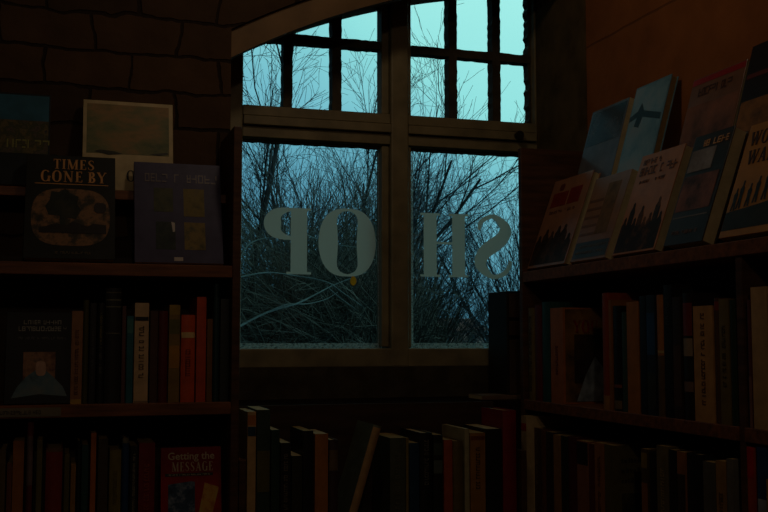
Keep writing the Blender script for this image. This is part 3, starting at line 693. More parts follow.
# ---- right bookcase, lower shelf
row('X', RP, 0.79, [
  (520.8, 526.2, 416, 'red-topped cream', (180, 156, 116), dict(set=-0.022, hard=False, d=0.15, bands=[(0.88, 0.94, (160, 40, 26)), (0.1, 0.62, (60, 60, 50))])),
  (534, 539, 428, 'slim cocoa', (74, 46, 34), dict(marks=[(0.5, 0.9, (120, 100, 70))])),
  (539.6, 545, 430, 'slim chestnut', (104, 62, 38), dict()),
  (545.5, 552.4, 432, 'charcoal', (54, 48, 44), dict()),
  (553, 560, 435, 'pale tan', (156, 116, 66), dict(hard=False)),
  (560.6, 566, 436, 'dark fern-green', (38, 48, 36), dict()),
  (566.6, 575, 437, 'oxblood', (82, 28, 26), dict(page=PAPER)),
  (576.4, 587.6, 441, 'black-topped pink', (150, 96, 66), dict(hard=False, bands=[(0.80, 0.99, (30, 28, 28))])),
  (588.4, 593.4, 444, 'thin red-brown', (98, 36, 28), dict()),
  (594, 603.4, 443, 'speckled tan', (160, 104, 60), dict(hard=False, marks=[(0.2, 0.9, (110, 60, 30))])),
  (604.2, 613, 445, 'illustrated olive', (96, 84, 46), dict(hard=False, d=0.16, label='olive book with its dark drawing on the cover showing, right bookcase lower shelf')),
  (640.6, 647, 449, 'amber-banded', (80, 62, 36), dict(bands=[(0.86, 0.97, (140, 116, 44)), (0.3, 0.75, (150, 96, 50))], hard=False)),
  (648, 655.4, 452, 'coal-black', (24, 24, 26), dict()),
  (656, 667.4, 446, 'lettered sage', (108, 96, 62), dict(marks=[(0.2, 0.85, (160, 140, 90))])),
  (668.4, 675.4, 450, 'black-brown', (34, 28, 26), dict()),
  (676.4, 684.6, 452, 'framed tan', (150, 96, 48), dict(hard=False, bands=[(0.45, 0.85, (60, 42, 30))])),
  (685.2, 701, 454, 'wide sooty', (26, 26, 28), dict(page=PAPER)),
  (702.4, 714.6, 462, 'ash-grey', (92, 88, 76), dict(hard=False)),
  (715.2, 725.2, 461, 'sandy', (156, 118, 62), dict(hard=False, marks=[(0.3, 0.8, (110, 76, 40))])),
  (726, 732.6, 459, 'pewter', (110, 106, 98), dict(hard=False)),
], 'right bookcase lower shelf', 'books upright on the right bookcase', 6, (0.12, 0.15))
row('X', RP, 0.79, [
  (746.4, 753.4, 447, 'bright-red', (178, 70, 40), dict(hard=False, bands=[(0.83, 1.0, (186, 28, 30))])),
  (756, 765.4, 447, 'blue-and-white', (30, 66, 112), dict(bands=[(0.62, 0.72, (150, 160, 170))], hard=False)),
  (766, 776, 480, 'short yellow', (190, 144, 50), dict(hard=False)),
], 'lower row of near bay', 'books upright on the right bookcase', 7, (0.12, 0.15))

def find(labelstart):
    return next(o for o in bpy.data.objects if o.get('label', '').startswith(labelstart))
# front-cover art on two spine-out books (their covers face the room)
def side_art(root, y0, y1, z0, z1, mat, name, xo):
    return MB().box(xo-0.0002, xo+0.0006, y0, y1, z0, z1).build(name, mat, root)
yb = find('orange-spined'); tx = max(v.co.x for v in yb.children[0].data.vertices)
MBH = max(v.co.z for v in yb.children[0].data.vertices)
side_art(yb, 0.006, 0.155, 0.004, MBH-0.004, picture_mat('cover_photo', [(150, 108, 50), (120, 84, 40), (60, 44, 34)], 16, 0.3, 3.0), 'cover_picture', tx)
side_art(yb, 0.03, 0.115, 0.05, MBH*0.72, picture_mat('dark_figure', [(34, 26, 22), (50, 36, 28), (84, 56, 36)], 22, 0.3, 5.0), 'cover_figure', tx+0.0007)
q = MB(); q.v = [(0, 0.035, 0.006), (0, 0.105, 0.006), (0, 0.118, 0.075), (0, 0.085, 0.115), (0, 0.06, 0.07)]
q.v = q.v+[(0.0006, y, z) for _, y, z in q.v]; q.f = [(4,3,2,1,0), (5,6,7,8,9)]
q.build('cover_white_shape', M('white_print', (128, 140, 150), 0.3, 0.5, 40), yb, (tx+0.0014, 0, 0))
tm_, _w = serif_text('YOU', 0.030, 0.85)
to = tm_.build('title_text', M('red_print', (140, 36, 26), 0.4, 0.1), yb, (tx+0.0015, 0.062, MBH*0.74)); to.rotation_euler = (0, 0, rad(90))
ob = find('olive book'); tx = max(v.co.x for v in ob.children[0].data.vertices); OH = max(v.co.z for v in ob.children[0].data.vertices)
side_art(ob, 0.02, 0.13, 0.05, OH*0.62, picture_mat('ink_drawing', [(26, 24, 20), (60, 52, 30), (104, 92, 50)], 24, 0.4, 8.0), 'cover_drawing', tx)
q = MB(); rr = random.Random(4)
for zz in (0.70, 0.78, 0.86):
    z = zz*OH; y = 0.02
    while y < 0.12:
        ww = rr.uniform(0.006, 0.012); q.box(tx, tx+0.0006, y, y+ww*0.7, z, z+0.012*rr.uniform(0.6, 1)); y += ww
q.build('cover_lettering', M('brown_print', (58, 46, 28), 0.5, 0.1), ob)

# ------------------------------------------------------------------ face-out display books
def display(label, wd, t, h, col, loc, rotz, lean, group, hard=True, rough=0.45, page=None, roll=0.0, yaw=0.0):
    """front cover on -Y at y=0, spine at -X, fore edge at +X; leans back about its foot"""
    root = empty('display_book', loc)
    root.rotation_euler = (Matrix.Rotation(rotz+yaw, 3, 'Z') @ Matrix.Rotation(-lean, 3, 'X') @ Matrix.Rotation(roll, 3, 'Y')).to_euler()
    b = 0.0026 if hard else 0.0010
    cm = M('glossy_cover', col, rough, 0.2, 25, 0.5 if rough < 0.4 else 0.18)
    mb = MB(); mb.box(-wd/2, wd/2, 0, b, 0, h); mb.box(-wd/2, wd/2, t-b, t, 0, h); mb.box(-wd/2, -wd/2+b, b, t-b, 0, h)
    mb.build('cover', cm, root, bevel=0.0006)
    e = 0.003 if hard else 0.0004
    MB().box(-wd/2+b+0.0003, wd/2-e, b+0.0002, t-b-0.0002, e, h-e).build('pages', page or PAPER, root)
    tag(root, label, 'book', group)
    root['w'] = wd; root['h'] = h
    return root
def art(root, name, mat, u0, u1, v0, v1, lay=1, shape=None):
    wd, h = root['w'], root['h']
    x0, x1, z0, z1 = (u0-0.5)*wd, (u1-0.5)*wd, v0*h, v1*h
    y1 = -0.0005*(lay-1); y0 = -0.0005*lay
    mb = MB()
    if shape == 'oval':
        cx, cz, rx, rz = (x0+x1)/2, (z0+z1)/2, (x1-x0)/2, (z1-z0)/2
        P = []
        for i in range(40):
            a = 2*math.pi*i/40; c, s = math.cos(a), math.sin(a)
            P.append((cx+rx*math.copysign(abs(c)**0.6, c), cz+rz*math.copysign(abs(s)**0.75, s)))
        mb.prism(P, y0, y1)
    elif shape:
        mb.prism([(x0+(x1-x0)*a, z0+(z1-z0)*b) for a, b in shape], y0, y1)
    else: mb.box(x0, x1, y0, y1, z0, z1)
    return mb.build(name, mat, root)
def skyline(seed, n, base=0.55, amp=0.35):
    r = random.Random(seed); P = [(0, 0), (1, 0)]; T = []
    for i in range(n):
        u = (i+0.5)/n; hh_ = base+amp*r.random(); wd_ = 0.42/n
        T += [(u-wd_*1.15, hh_-0.17), (u-wd_*0.5, hh_-0.10), (u-wd_*0.5, hh_-0.03), (u, hh_), (u+wd_*0.5, hh_-0.04), (u+wd_*0.55, hh_-0.11), (u+wd_*1.15, hh_-0.2)]
    return P+[(1, base*0.8)]+T[::-1]+[(0, base*0.8)]
def words(root, name, txt, mat, uc, v0, hv, maxu=None, lay=2, serif=True, slim=0.9):
    wd, h = root['w'], root['h']; ch = hv*h
    if serif:
        mb, x = serif_text(txt, ch, slim, 0.10)
    else:
        cu = bpy.data.curves.new('t', 'FONT'); cu.body = txt; cu.size = ch*1.38; cu.align_x = 'CENTER'; cu.extrude = 0.0003; cu.resolution_u = 3; cu.offset = 0.0003
        tmp = bpy.data.objects.new('t', cu); C.objects.link(tmp); bpy.context.view_layer.update()
        me = bpy.data.meshes.new_from_object(tmp.evaluated_get(bpy.context.evaluated_depsgraph_get()))
        C.objects.unlink(tmp); bpy.data.objects.remove(tmp); bpy.data.curves.remove(cu)
        mb = MB(); mb.v = [(v.co.x, -v.co.z, v.co.y) for v in me.vertices]; mb.f = [tuple(p.vertices) for p in me.polygons]
        bpy.data.meshes.remove(me); x = max(v[0] for v in mb.v)-min(v[0] for v in mb.v)
    if maxu and x > maxu*wd:
        s = maxu*wd/x; mb.v = [(a*s, b, c) for a, b, c in mb.v]
    return mb.build(name, mat, root, ((uc-0.5)*wd, -0.0005*lay, v0*h))
def smudge(root, name, mat, u0, u1, v, hv, lay=2, seed=1, wmin=0.5, wmax=1.0):
    wd, h = root['w'], root['h']; mb = MB(); scrib(random.Random(seed), (u0-0.5)*wd, (u1-0.5)*wd, v*h, hv*h, -0.0005*lay+0.0002, mb, wmin, wmax)
    return mb.build(name, mat, root)
GOLD = M('gold_print', (206, 150, 92), 0.4, 0.15, 40)
CREAMP = M('cream_print', (214, 196, 160), 0.4, 0.1, 40)
BLK = M('black_print', (22, 20, 20), 0.4, 0.1, 40)

gl = 'books displayed face out on the left bookcase'
def lface(px0, px1, pyb, pyt, Y):
    xa = onY(px0, pyb, Y)[0]; xb = onY(px1, pyb, Y)[0]
    return (xa+xb)/2, xb-xa, onY((px0+px1)/2, pyt, Y)[1]
# TIMES GONE BY
xc, wd, zt = lface(23, 114.5, 262, 157, LY0+0.05)
b = display('dark hardback titled TIMES GONE BY with an oval coach scene', wd, 0.026, 0.263, (40, 42, 38), (xc, LY0+0.028, TL+0.0105), 0, rad(19), gl)
art(b, 'cover_picture', picture_mat('coach_scene', [(40, 44, 40), (70, 64, 52), (140, 104, 74), (98, 82, 62), (52, 58, 56)], 26, 0.35, 2.0), 0.07, 0.94, 0.12, 0.67, 1, 'oval')
art(b, 'painted_tree', picture_mat('dark_tree_paint', [(30, 36, 34), (44, 50, 44), (62, 60, 48)], 30, 0.35, 6.0), 0.22, 0.62, 0.30, 0.67, 2, [(0.42, 0), (0.55, 0), (0.58, 0.25), (0.85, 0.2), (1, 0.45), (0.88, 0.6), (0.92, 0.8), (0.7, 0.86), (0.55, 1), (0.36, 0.9), (0.16, 0.92), (0.12, 0.7), (0, 0.52), (0.1, 0.3), (0.4, 0.28)])
art(b, 'painted_coach', M('dark_coach', (34, 28, 26), 0.4, 0.4, 60), 0.16, 0.90, 0.24, 0.36, 3, [(0, 0), (1, 0), (1, .7), (.8, .8), (.72, .55), (.5, .95), (.4, .6), (.25, .75), (.1, .5), (0, .4)])
art(b, 'painted_coach', M('dark_coach2', (46, 40, 40), 0.4, 0.4, 60), 0.76, 0.90, 0.44, 0.54, 3, 'oval')
words(b, 'title_text', 'TIMES', GOLD, 0.53, 0.862, 0.098, 0.54)
words(b, 'title_text', 'GONE BY', GOLD, 0.53, 0.735, 0.108, 0.76)
art(b, 'title_rule', GOLD, 0.10, 0.92, 0.712, 0.719, 1)
smudge(b, 'cover_lettering', M('dim_print', (110, 96, 70), 0.4, 0.1), 0.34, 0.72, 0.045, 0.02)
# purple book with four pictures
xc, wd, zt = lface(134, 222.5, 262, 162, LY0+0.05)
b = display('slate-purple book with four small square pictures on its front', wd, 0.014, 0.262, (72, 70, 96), (xc, LY0+0.030, TL+0.0060), 0, rad(19), gl, hard=False)
PM = M('purple_bloom', (84, 82, 108), 0.35, 0.5, 14)
for i, (u0, u1, v0, v1, cc) in enumerate(((0.22, 0.44, 0.50, 0.74, [(44, 52, 50), (70, 74, 56), (90, 84, 60)]), (0.56, 0.80, 0.46, 0.74, [(84, 76, 40), (120, 104, 50), (96, 84, 60)]),
                              (0.24, 0.46, 0.13, 0.40, [(24, 34, 40), (40, 52, 50), (70, 70, 66)]), (0.56, 0.80, 0.13, 0.40, [(70, 66, 44), (130, 110, 60), (60, 70, 60)]))):
    art(b, 'cover_picture', picture_mat('small_picture', cc, 30, 0.35, 3.0+i), u0, u1, v0, v1, 1)
smudge(b, 'cover_lettering', M('faded_gold_print', (100, 90, 92), 0.4, 0.1), 0.12, 0.90, 0.80, 0.085, 2, 7, 0.5, 0.9)
art(b, 'price_sticker', M('white_sticker', (190, 180, 170), 0.4, 0.1), 0.415, 0.455, 0.30, 0.40, 2, [(0.4, 0), (1, 0.05), (1, 0.9), (0, 1)])
art(b, 'price_sticker', M('white_sticker', (190, 180, 170), 0.4, 0.1), 0.44, 0.54, 0.02, 0.055, 1)
# back tier
xc, wd, zt = lface(-34, 48, 205, 95, 2.585)
b = display('blue-skied town picture book at the left end behind TIMES GONE BY', wd, 0.02, zt-1.655+0.016, (36, 42, 46), (xc, 2.575, 1.655+0.006), 0, rad(13), gl)
art(b, 'cover_sky', picture_mat('blue_sky_paint', [(40, 82, 100), (50, 100, 124), (90, 116, 124)], 8, 0.35, 1.0), 0.03, 0.98, 0.70, 0.98, 1)
art(b, 'cover_town', picture_mat('town_paint', [(36, 36, 36), (90, 80, 70), (60, 66, 44), (104, 92, 60), (40, 50, 60)], 40, 0.35, 4.0), 0.03, 0.98, 0.34, 0.70, 1)
smudge(b, 'cover_lettering', M('green_gold_print', (130, 130, 70), 0.4, 0.1), 0.06, 0.96, 0.40, 0.09, 2, 3)
xc, wd, zt = lface(81.5, 173, 203, 101, 2.585)
b = display('cream book with a brown watercolour landscape, behind the two front books', wd, 0.015, zt-1.655+0.010, (190, 172, 132), (xc, 2.580, 1.655+0.004), 0, rad(13), gl, hard=False)
art(b, 'cover_landscape', picture_mat('watercolour', [(82, 98, 74), (116, 116, 82), (150, 122, 84), (104, 104, 74)], 9, 0.4, 2.5, (1, 1, 2.2)), 0.04, 0.955, 0.40, 0.96, 1)
art(b, 'painted_shore', M('dark_wash', (44, 46, 36), 0.4, 0.5, 50), 0.12, 0.44, 0.385, 0.44, 2, [(0, 0.6), (0.5, 0), (1, 0.3), (0.7, 0.8), (0.2, 1)])
art(b, 'painted_shore', M('dark_wash', (44, 46, 36), 0.4, 0.5, 50), 0.74, 0.95, 0.40, 0.44, 2, [(0, 0.3), (0.5, 0), (1, 0.6), (0.9, 1), (0.3, 0.6)])
words(b, 'title_text', 'O', BLK, 0.53, 0.10, 0.12, serif=True)

# face-out books between the spines
xc, wd, zt = lface(4, 70, 403, 313, LY0+0.03)
b = display('black paperback with a lit face on its cover, left bookcase middle shelf', wd, 0.018, zt-1.157+0.002, (22, 20, 22), (xc, LY0+0.022, 1.157+0.0025), 0, rad(8), gl, hard=False)
art(b, 'cover_picture', picture_mat('portrait_paint', [(40, 36, 34), (96, 62, 46), (150, 110, 80), (60, 56, 60)], 26, 0.35, 9.0), 0.27, 0.76, 0.16, 0.56, 1)
art(b, 'cover_figure', picture_mat('blue_robe', [(40, 60, 72), (84, 112, 124), (110, 120, 120)], 22, 0.35, 2.0), 0.10, 0.95, 0.06, 0.36, 2, [(0, 0), (0.5, 0.14), (1, 0.05), (0.92, 0.4), (0.75, 0.75), (0.6, 1), (0.42, 1), (0.25, 0.75), (0.1, 0.4)])
art(b, 'cover_face', M('face_paint', (170, 124, 92), 0.4, 0.3, 40), 0.46, 0.62, 0.30, 0.46, 3, 'oval')
smudge(b, 'cover_lettering', M('grey_print', (120, 116, 104), 0.4, 0.1), 0.26, 0.82, 0.865, 0.045, 2, 2)
smudge(b, 'cover_lettering', M('grey_print', (120, 116, 104), 0.4, 0.1), 0.14, 0.92, 0.79, 0.05, 2, 4)
smudge(b, 'cover_lettering', M('dim_grey_print', (66, 64, 60), 0.4, 0.1), 0.16, 0.90, 0.70, 0.025, 2, 5)
xc, wd, zt = lface(161, 222, 505, 447, LY0+0.035)
b = display('red paperback titled Getting the MESSAGE facing out, left bookcase lower shelf', wd, 0.02, 0.235, (150, 24, 22), (xc, LY0+0.026, 0.812+0.004+0.035), 0, rad(9), gl, hard=False, roll=rad(0.0))
b.location.z = 0.812+0.0036; 
hh = zt-b.location.z
b2 = b  # stands on the shelf, tall paperback
s_ = hh/0.235
for ch in b.children: ch.scale = (1, 1, s_)
b['h'] = 0.235*s_; H_ = b['h']
words(b, 'title_text', 'Getting the', CREAMP, 0.50, 1-0.028/H_, 0.017/H_, 0.80, 2, False)
words(b, 'title_text', 'MESSAGE', CREAMP, 0.52, 1-0.055/H_, 0.021/H_, 0.86, 2, True, 0.7)
art(b, 'subtitle_bar', BLK, 0.07, 0.86, 1-0.066/H_, 1-0.0595/H_, 1)
smudge(b, 'subtitle', CREAMP, 0.11, 0.82, 1-0.0645/H_, 0.0032/H_, 2, 5)
art(b, 'cover_photograph', picture_mat('blue_photo', [(22, 28, 40), (50, 74, 100), (150, 160, 176)], 34, 0.35, 6.0), 0.12, 0.56, 1-0.165/H_, 1-0.078/H_, 1, [(0, 0), (1, 0), (1, 0.98), (0.85, 1), (0, 0.93)])
art(b, 'cover_photograph', picture_mat('yellow_photo', [(150, 40, 30), (200, 150, 60), (180, 170, 90)], 30, 0.35, 7.0), 0.60, 0.96, 1-0.165/H_, 1-0.082/H_, 1, [(0, 0), (0.62, 0), (1, 0.86), (0.34, 1)])

gr = 'books displayed face out on the right bookcase'
RZ = rad(-90)
def rface(label, pxl, pxr, pxt, pyt, t, col, lean, hard, X, base, yaw=0.0, rough=0.3, page=None):
    """left and right foot pixels on the plane X; top edge pixel row"""
    pyb = 262
    ya = onX(pxl, pyb, X)[0]; yb_ = onX(pxr, pyb, X)[0]
    wd = ya-yb_
    # height from the top corner, on the plane the lean carries it to
    h = 0.2
    for _ in range(4):
        zt = onX(pxt, pyt, X+h*math.sin(lean))[1]; h = (zt-base)/math.cos(lean)
    return display(label, wd, t, h, col, (X, (ya+yb_)/2, base+t*math.sin(lean)+0.0004), RZ, lean, gr, hard, rough, page, 0, yaw)
LN = rad(20)
XF = RX0+0.012
b = rface('far front book with two red panels and dark soldiers, right bookcase top shelf', 527, 564, 571, 180, 0.022, (150, 104, 76), LN, True, XF, TR_)
art(b, 'cover_picture', picture_mat('soldiers_paint', [(32, 26, 20), (52, 40, 30), (100, 68, 46)], 24, 0.3, 1.2), 0.02, 0.97, 0.03, 0.52, 1, skyline(3, 6, 0.6, 0.4))
art(b, 'title_panel', M('red_panel', (120, 30, 24), 0.35, 0.2, 40), 0.10, 0.50, 0.68, 0.84, 1)
art(b, 'title_panel', M('red_panel', (120, 30, 24), 0.35, 0.2, 40), 0.54, 0.84, 0.68, 0.86, 1)
art(b, 'emblem', M('dark_emblem', (96, 40, 34), 0.35, 0.2, 40), 0.22, 0.34, 0.86, 0.94, 1, 'oval')
smudge(b, 'cover_lettering', M('dim_brown_print', (96, 64, 46), 0.4, 0.1), 0.14, 0.80, 0.60, 0.03, 2, 3)
b = rface('brown striped front book, second from the window, right bookcase top shelf', 570, 605, 612, 178, 0.022, (140, 98, 64), LN, False, XF, TR_)
art(b, 'cover_panel', M('grey_panel', (60, 62, 64), 0.35, 0.3, 30), 0.03, 0.97, 0.03, 0.22, 1)
art(b, 'cover_figure', picture_mat('sketch_figure', [(90, 70, 46), (120, 92, 60), (70, 52, 38)], 26, 0.35, 5.5), 0.46, 0.80, 0.30, 0.90, 1)
for v in (0.30, 0.40, 0.50, 0.60, 0.70): art(b, 'cover_stripe', M('stripe_brown', (112, 76, 48), 0.4, 0.2), 0.03, 0.44, v, v+0.03, 1)
smudge(b, 'cover_lettering', M('grey_print2', (110, 110, 108), 0.4, 0.1), 0.10, 0.90, 0.08, 0.03, 2, 8); smudge(b, 'cover_lettering', M('grey_print2', (110, 110, 108), 0.4, 0.1), 0.10, 0.90, 0.15, 0.03, 2, 9)
b = rface('orange-brown front book with a dark crowd below its title, right bookcase top shelf', 612, 654, 657, 156, 0.024, (170, 112, 66), LN, True, XF, TR_)
art(b, 'cover_crowd', picture_mat('crowd_paint', [(24, 20, 18), (46, 32, 24), (110, 70, 40)], 26, 0.3, 8.8), 0.02, 0.97, 0.02, 0.52, 1, skyline(8, 8, 0.62, 0.38))
smudge(b, 'cover_lettering', M('brown_title', (84, 46, 28), 0.4, 0.1), 0.08, 0.95, 0.78, 0.085, 2, 12, 0.5, 0.8); smudge(b, 'cover_lettering', M('brown_title', (84, 46, 28), 0.4, 0.1), 0.10, 0.50, 0.89, 0.055, 2, 13)
smudge(b, 'cover_lettering', M('brown_title', (84, 46, 28), 0.4, 0.1), 0.14, 0.74, 0.70, 0.03, 2, 14)
b = rface('thick dark front book with a pale sky panel over a pinkish one, right bookcase', 663.5, 702, 712, 138, 0.032, (44, 34, 32), LN, True, XF, TR_)
art(b, 'cover_sky', picture_mat('pale_sky', [(70, 60, 54), (120, 110, 106), (150, 146, 146)], 14, 0.3, 3.3), 0.04, 0.66, 0.66, 0.86, 1)
art(b, 'cover_picture', picture_mat('pink_picture', [(50, 36, 36), (120, 78, 66), (150, 96, 76)], 18, 0.3, 4.4), 0.04, 0.92, 0.30, 0.62, 1)
art(b, 'title_rule', M('pale_rule', (130, 110, 96), 0.4, 0.1), 0.04, 0.92, 0.24, 0.25, 1)
smudge(b, 'cover_lettering', GOLD, 0.30, 0.92, 0.88, 0.06, 2, 21); smudge(b, 'cover_lettering', M('dim_pink_print', (120, 90, 80), 0.4, 0.1), 0.14, 0.80, 0.09, 0.035, 2, 22)
b = rface('yellow-brown front book titled WORLD WAR with marching soldiers, nearest the camera', 719, 772, 756, 130, 0.03, (176, 124, 62), LN, True, XF, TR_)
art(b, 'cover_ground', M('dark_ground', (44, 38, 28), 0.35, 0.4, 30), 0.01, 0.99, 0.06, 0.26, 1, [(0, 0), (1, 0), (1, 1.1), (0.6, 0.95), (0, 0.8)])
for u, v0, hv in ((0.06, 0.26, 0.17), (0.16, 0.27, 0.22), (0.32, 0.28, 0.17), (0.46, 0.30, 0.2), (0.62, 0.31, 0.24), (0.80, 0.32, 0.22)):
    art(b, 'soldier_silhouette', BLK, u, u+0.12, v0-0.03, v0+hv, 2, [(0.1, 0), (0.35, 0), (0.45, 0.3), (0.6, 0), (0.85, 0), (0.75, 0.4), (0.8, 0.7), (0.62, 0.8), (0.62, 0.98), (0.4, 0.98), (0.38, 0.8), (0.15, 0.7), (0.25, 0.4)])
words(b, 'title_text', 'WORLD', M('dark_title', (60, 34, 20), 0.4, 0.1), 0.50, 0.80, 0.125, 0.86); words(b, 'title_text', 'WAR', M('dark_title', (60, 34, 20), 0.4, 0.1), 0.40, 0.63, 0.125, 0.66)
# back tier, on the riser
LB = rad(16)
def rback(label, pl, pr, ptl, t, col, hard, rough=0.3, page=None):
    XT = 1.358
    ya, za = onX(pl, ptl[0], XT); yb_, zb = onX(pr, ptl[1], XT)
    base = 1.652; h = ((za+zb)/2-base)/math.cos(LB); wd = ya-yb_
    return display(label, wd, t, h, col, (XT-h*math.sin(LB), (ya+yb_)/2, base+t*math.sin(LB)+0.0004), RZ, LB, gr, hard, rough, page)
b = rback('dark-topped shiny grey book farthest back by the window, right bookcase riser', 593, 630, (112, 102), 0.02, (96, 100, 108), False, 0.18)
art(b, 'cover_picture', picture_mat('dark_picture', [(40, 36, 34), (60, 52, 46), (90, 84, 80)], 16, 0.2, 2.2), 0.04, 0.96, 0.60, 0.97, 1)
b = rback('pale blue book with a dark aircraft shape, right bookcase riser', 637, 672, (92, 75), 0.02, (104, 142, 160), True, 0.22, PAPER2)
art(b, 'cover_sky', picture_mat('sky_paint', [(84, 128, 150), (120, 156, 172), (150, 160, 168)], 9, 0.25, 6.1), 0.03, 0.97, 0.03, 0.98, 1)
art(b, 'aircraft_shape', M('dark_aircraft', (38, 44, 46), 0.3, 0.3, 30), 0.02, 0.96, 0.58, 0.82, 2, [(0, 0.55), (0.22, 0.7), (0.3, 1), (0.42, 0.65), (1, 0.30), (1, 0.05), (0.42, 0.4), (0.36, 0), (0.2, 0.1), (0.24, 0.45), (0, 0.35)])
b = rback('reddish-brown book with a red top band, right bookcase riser', 694, 748, (84, 63), 0.03, (120, 84, 62), True, 0.3)
art(b, 'red_band', M('red_band', (150, 28, 30), 0.35, 0.2), 0.01, 0.99, 0.925, 0.985, 1)
smudge(b, 'cover_lettering', M('dark_red_brown', (66, 40, 30), 0.4, 0.1), 0.12, 0.80, 0.79, 0.085, 2, 31)
art(b, 'cover_picture', picture_mat('brown_scene', [(60, 44, 36), (120, 80, 62), (150, 96, 70)], 12, 0.3, 7.4), 0.02, 0.98, 0.05, 0.70, 1)
b = rback('black book with a tan lower half, nearest the camera, right bookcase riser', 753, 800, (52, 30), 0.03, (26, 24, 26), True, 0.35)
art(b, 'cover_picture', picture_mat('tan_scene', [(90, 62, 36), (140, 96, 50), (60, 44, 30)], 14, 0.3, 7.9), 0.03, 0.97, 0.05, 0.50, 1)
art(b, 'title_rule', M('dull_red_rule', (90, 34, 30), 0.4, 0.1), 0.03, 0.97, 0.70, 0.74, 1)

# ------------------------------------------------------------------ outside
struct(MB().box(-60, 90, 3.2, 130, -3.4, -3.2).build('ground_outside', M('winter_ground', (60, 58, 48), 0.95, 0.4, 0.6)))
bank = MB()
for i in range(30):
    x = -8+i*0.8
bank.prism([(-10, -3.2), (20, -3.2), (20, -0.2), (12, 0.2), (7, 0.35), (3.0, 0.55), (-2, 0.75), (-10, 0.9)], 6.6, 12.0)
struct(bank.build('ground_bank', M('bramble_bank_soil', (44, 40, 32), 0.95, 0.5, 3)))

def grow(rng, limbs, twigs, p, d, L_, r, lvl, maxl, kids, up, ang, fine):
    n = 6 if lvl < 2 else 4
    pts = [p.copy()]; rs = [r]
    seg = L_/n; dd = d.normalized()
    for i in range(n):
        j = 0.10 if lvl < 2 else 0.14
        dd = (dd+Vector((rng.gauss(0, j), rng.gauss(0, j), rng.gauss(0, j)+up))).normalized()
        pts.append(pts[-1]+dd*seg); rs.append(max(0.0026, r*(1-0.62*(i+1)/n)))
    (limbs if lvl <= 1 else twigs).tube(pts, rs, 6 if lvl == 0 else (4 if lvl == 1 else 3))
    if lvl >= maxl: return
    k = kids[lvl]
    for c in range(k):
        t = (c+1+rng.uniform(-0.4, 0.4))/(k+0.5); t = min(0.98, max(0.18, t))
        fi = t*n; i0 = min(n-1, int(fi)); q = pts[i0].lerp(pts[i0+1], fi-i0)
        bd = (pts[i0+1]-pts[i0]).normalized()
        ax = Vector((rng.gauss(0, 1), rng.gauss(0, 1), rng.gauss(0, 1))).cross(bd)
        if ax.length < 1e-3: continue
        cd = Matrix.Rotation(rad(rng.uniform(*ang)), 3, ax.normalized()) @ bd
        grow(rng, limbs, twigs, q, cd, L_*rng.uniform(0.42, 0.66)*(1.05-0.35*t), max(0.0032, rs[i0]*rng.uniform(0.40, 0.6)), lvl+1, maxl, kids, up*1.1, ang, fine)
def tree_proto(seed, stems, H, r0, spread, kids, maxl, up=0.05, ang=(18, 42), fork=0.0):
    rng = random.Random(seed); lm, tw = MB(), MB()
    for s in range(stems):
        a = 2*math.pi*(s+rng.uniform(-0.3, 0.3))/stems; sp = spread*rng.uniform(0.3, 1.0)
        d = Vector((math.cos(a)*sp, math.sin(a)*sp, 1))
        grow(rng, lm, tw, Vector((math.cos(a)*r0*1.2, math.sin(a)*r0*1.2, 0)) if stems > 1 else Vector((0, 0, 0)), d, H*rng.uniform(0.75, 1.0), r0*rng.uniform(0.7, 1.0), 0, maxl, kids, up, ang, 0)
    res = []
    for nm, mb, mt in (('limbs', lm, BARK), ('twigs', tw, BARK2)):
        me = bpy.data.meshes.new(nm); me.from_pydata(mb.v, [], mb.f); me.update(); me.materials.append(mt); res.append((nm, me))
    return res
def tree(proto, loc, rz, sc, label, name='bare_tree'):
    t = empty(name, loc, (0, 0, rz)); t.scale = (sc, sc, sc)
    for nm, me in proto:
        o = bpy.data.objects.new(nm, me); C.objects.link(o); o.parent = t
    tag(t, label, 'tree', 'bare winter trees outside the window'); return t
P_fan = tree_proto(11, 11, 4.6, 0.060, 0.66, (10, 8, 4), 3, 0.03, (14, 34))
P_fan2 = tree_proto(23, 18, 4.8, 0.036, 0.85, (9, 7, 3), 3, 0.025, (10, 26))
P_big = tree_proto(31, 1, 6.0, 0.052, 0.1, (9, 6, 5, 3), 4, 0.03, (24, 52))
P_mid = tree_proto(47, 3, 5.2, 0.06, 0.3, (10, 8, 5), 3, 0.04, (18, 44))
def gx(px, Y): return onY(px, 340, Y)[0]
for proto, px, Y, z, rz, sc, lab in (
    (P_big, 240, 8.6, 0.2, 0.4, 0.74, 'nearest bare tree with a dark forking trunk, left side of the window'),
    (P_fan, 335, 12.0, 0.1, 0.0, 0.80, 'bushy many-stemmed bare tree behind the letter O'),
    (P_fan2, 400, 14.0, -0.1, 1.1, 0.60, 'fan-shaped bare tree rising behind the letter H'),
    (P_fan2, 556, 13.0, -0.1, 2.4, 0.72, 'fan-shaped bare tree at the right edge of the window'),
    (P_mid, 300, 17.0, 0.0, 2.0, 0.72, 'tall thin bare tree behind the letter P'),
    (P_mid, 372, 24.0, -0.6, 4.0, 1.25, 'misty bare tree filling the upper pane next to the mullion'),
    (P_fan2, 418, 22.0, -0.4, 3.3, 0.56, 'distant bare tree seen low behind the letter H')):
    tree(proto, (gx(px, Y), Y, z), rz, sc, lab)
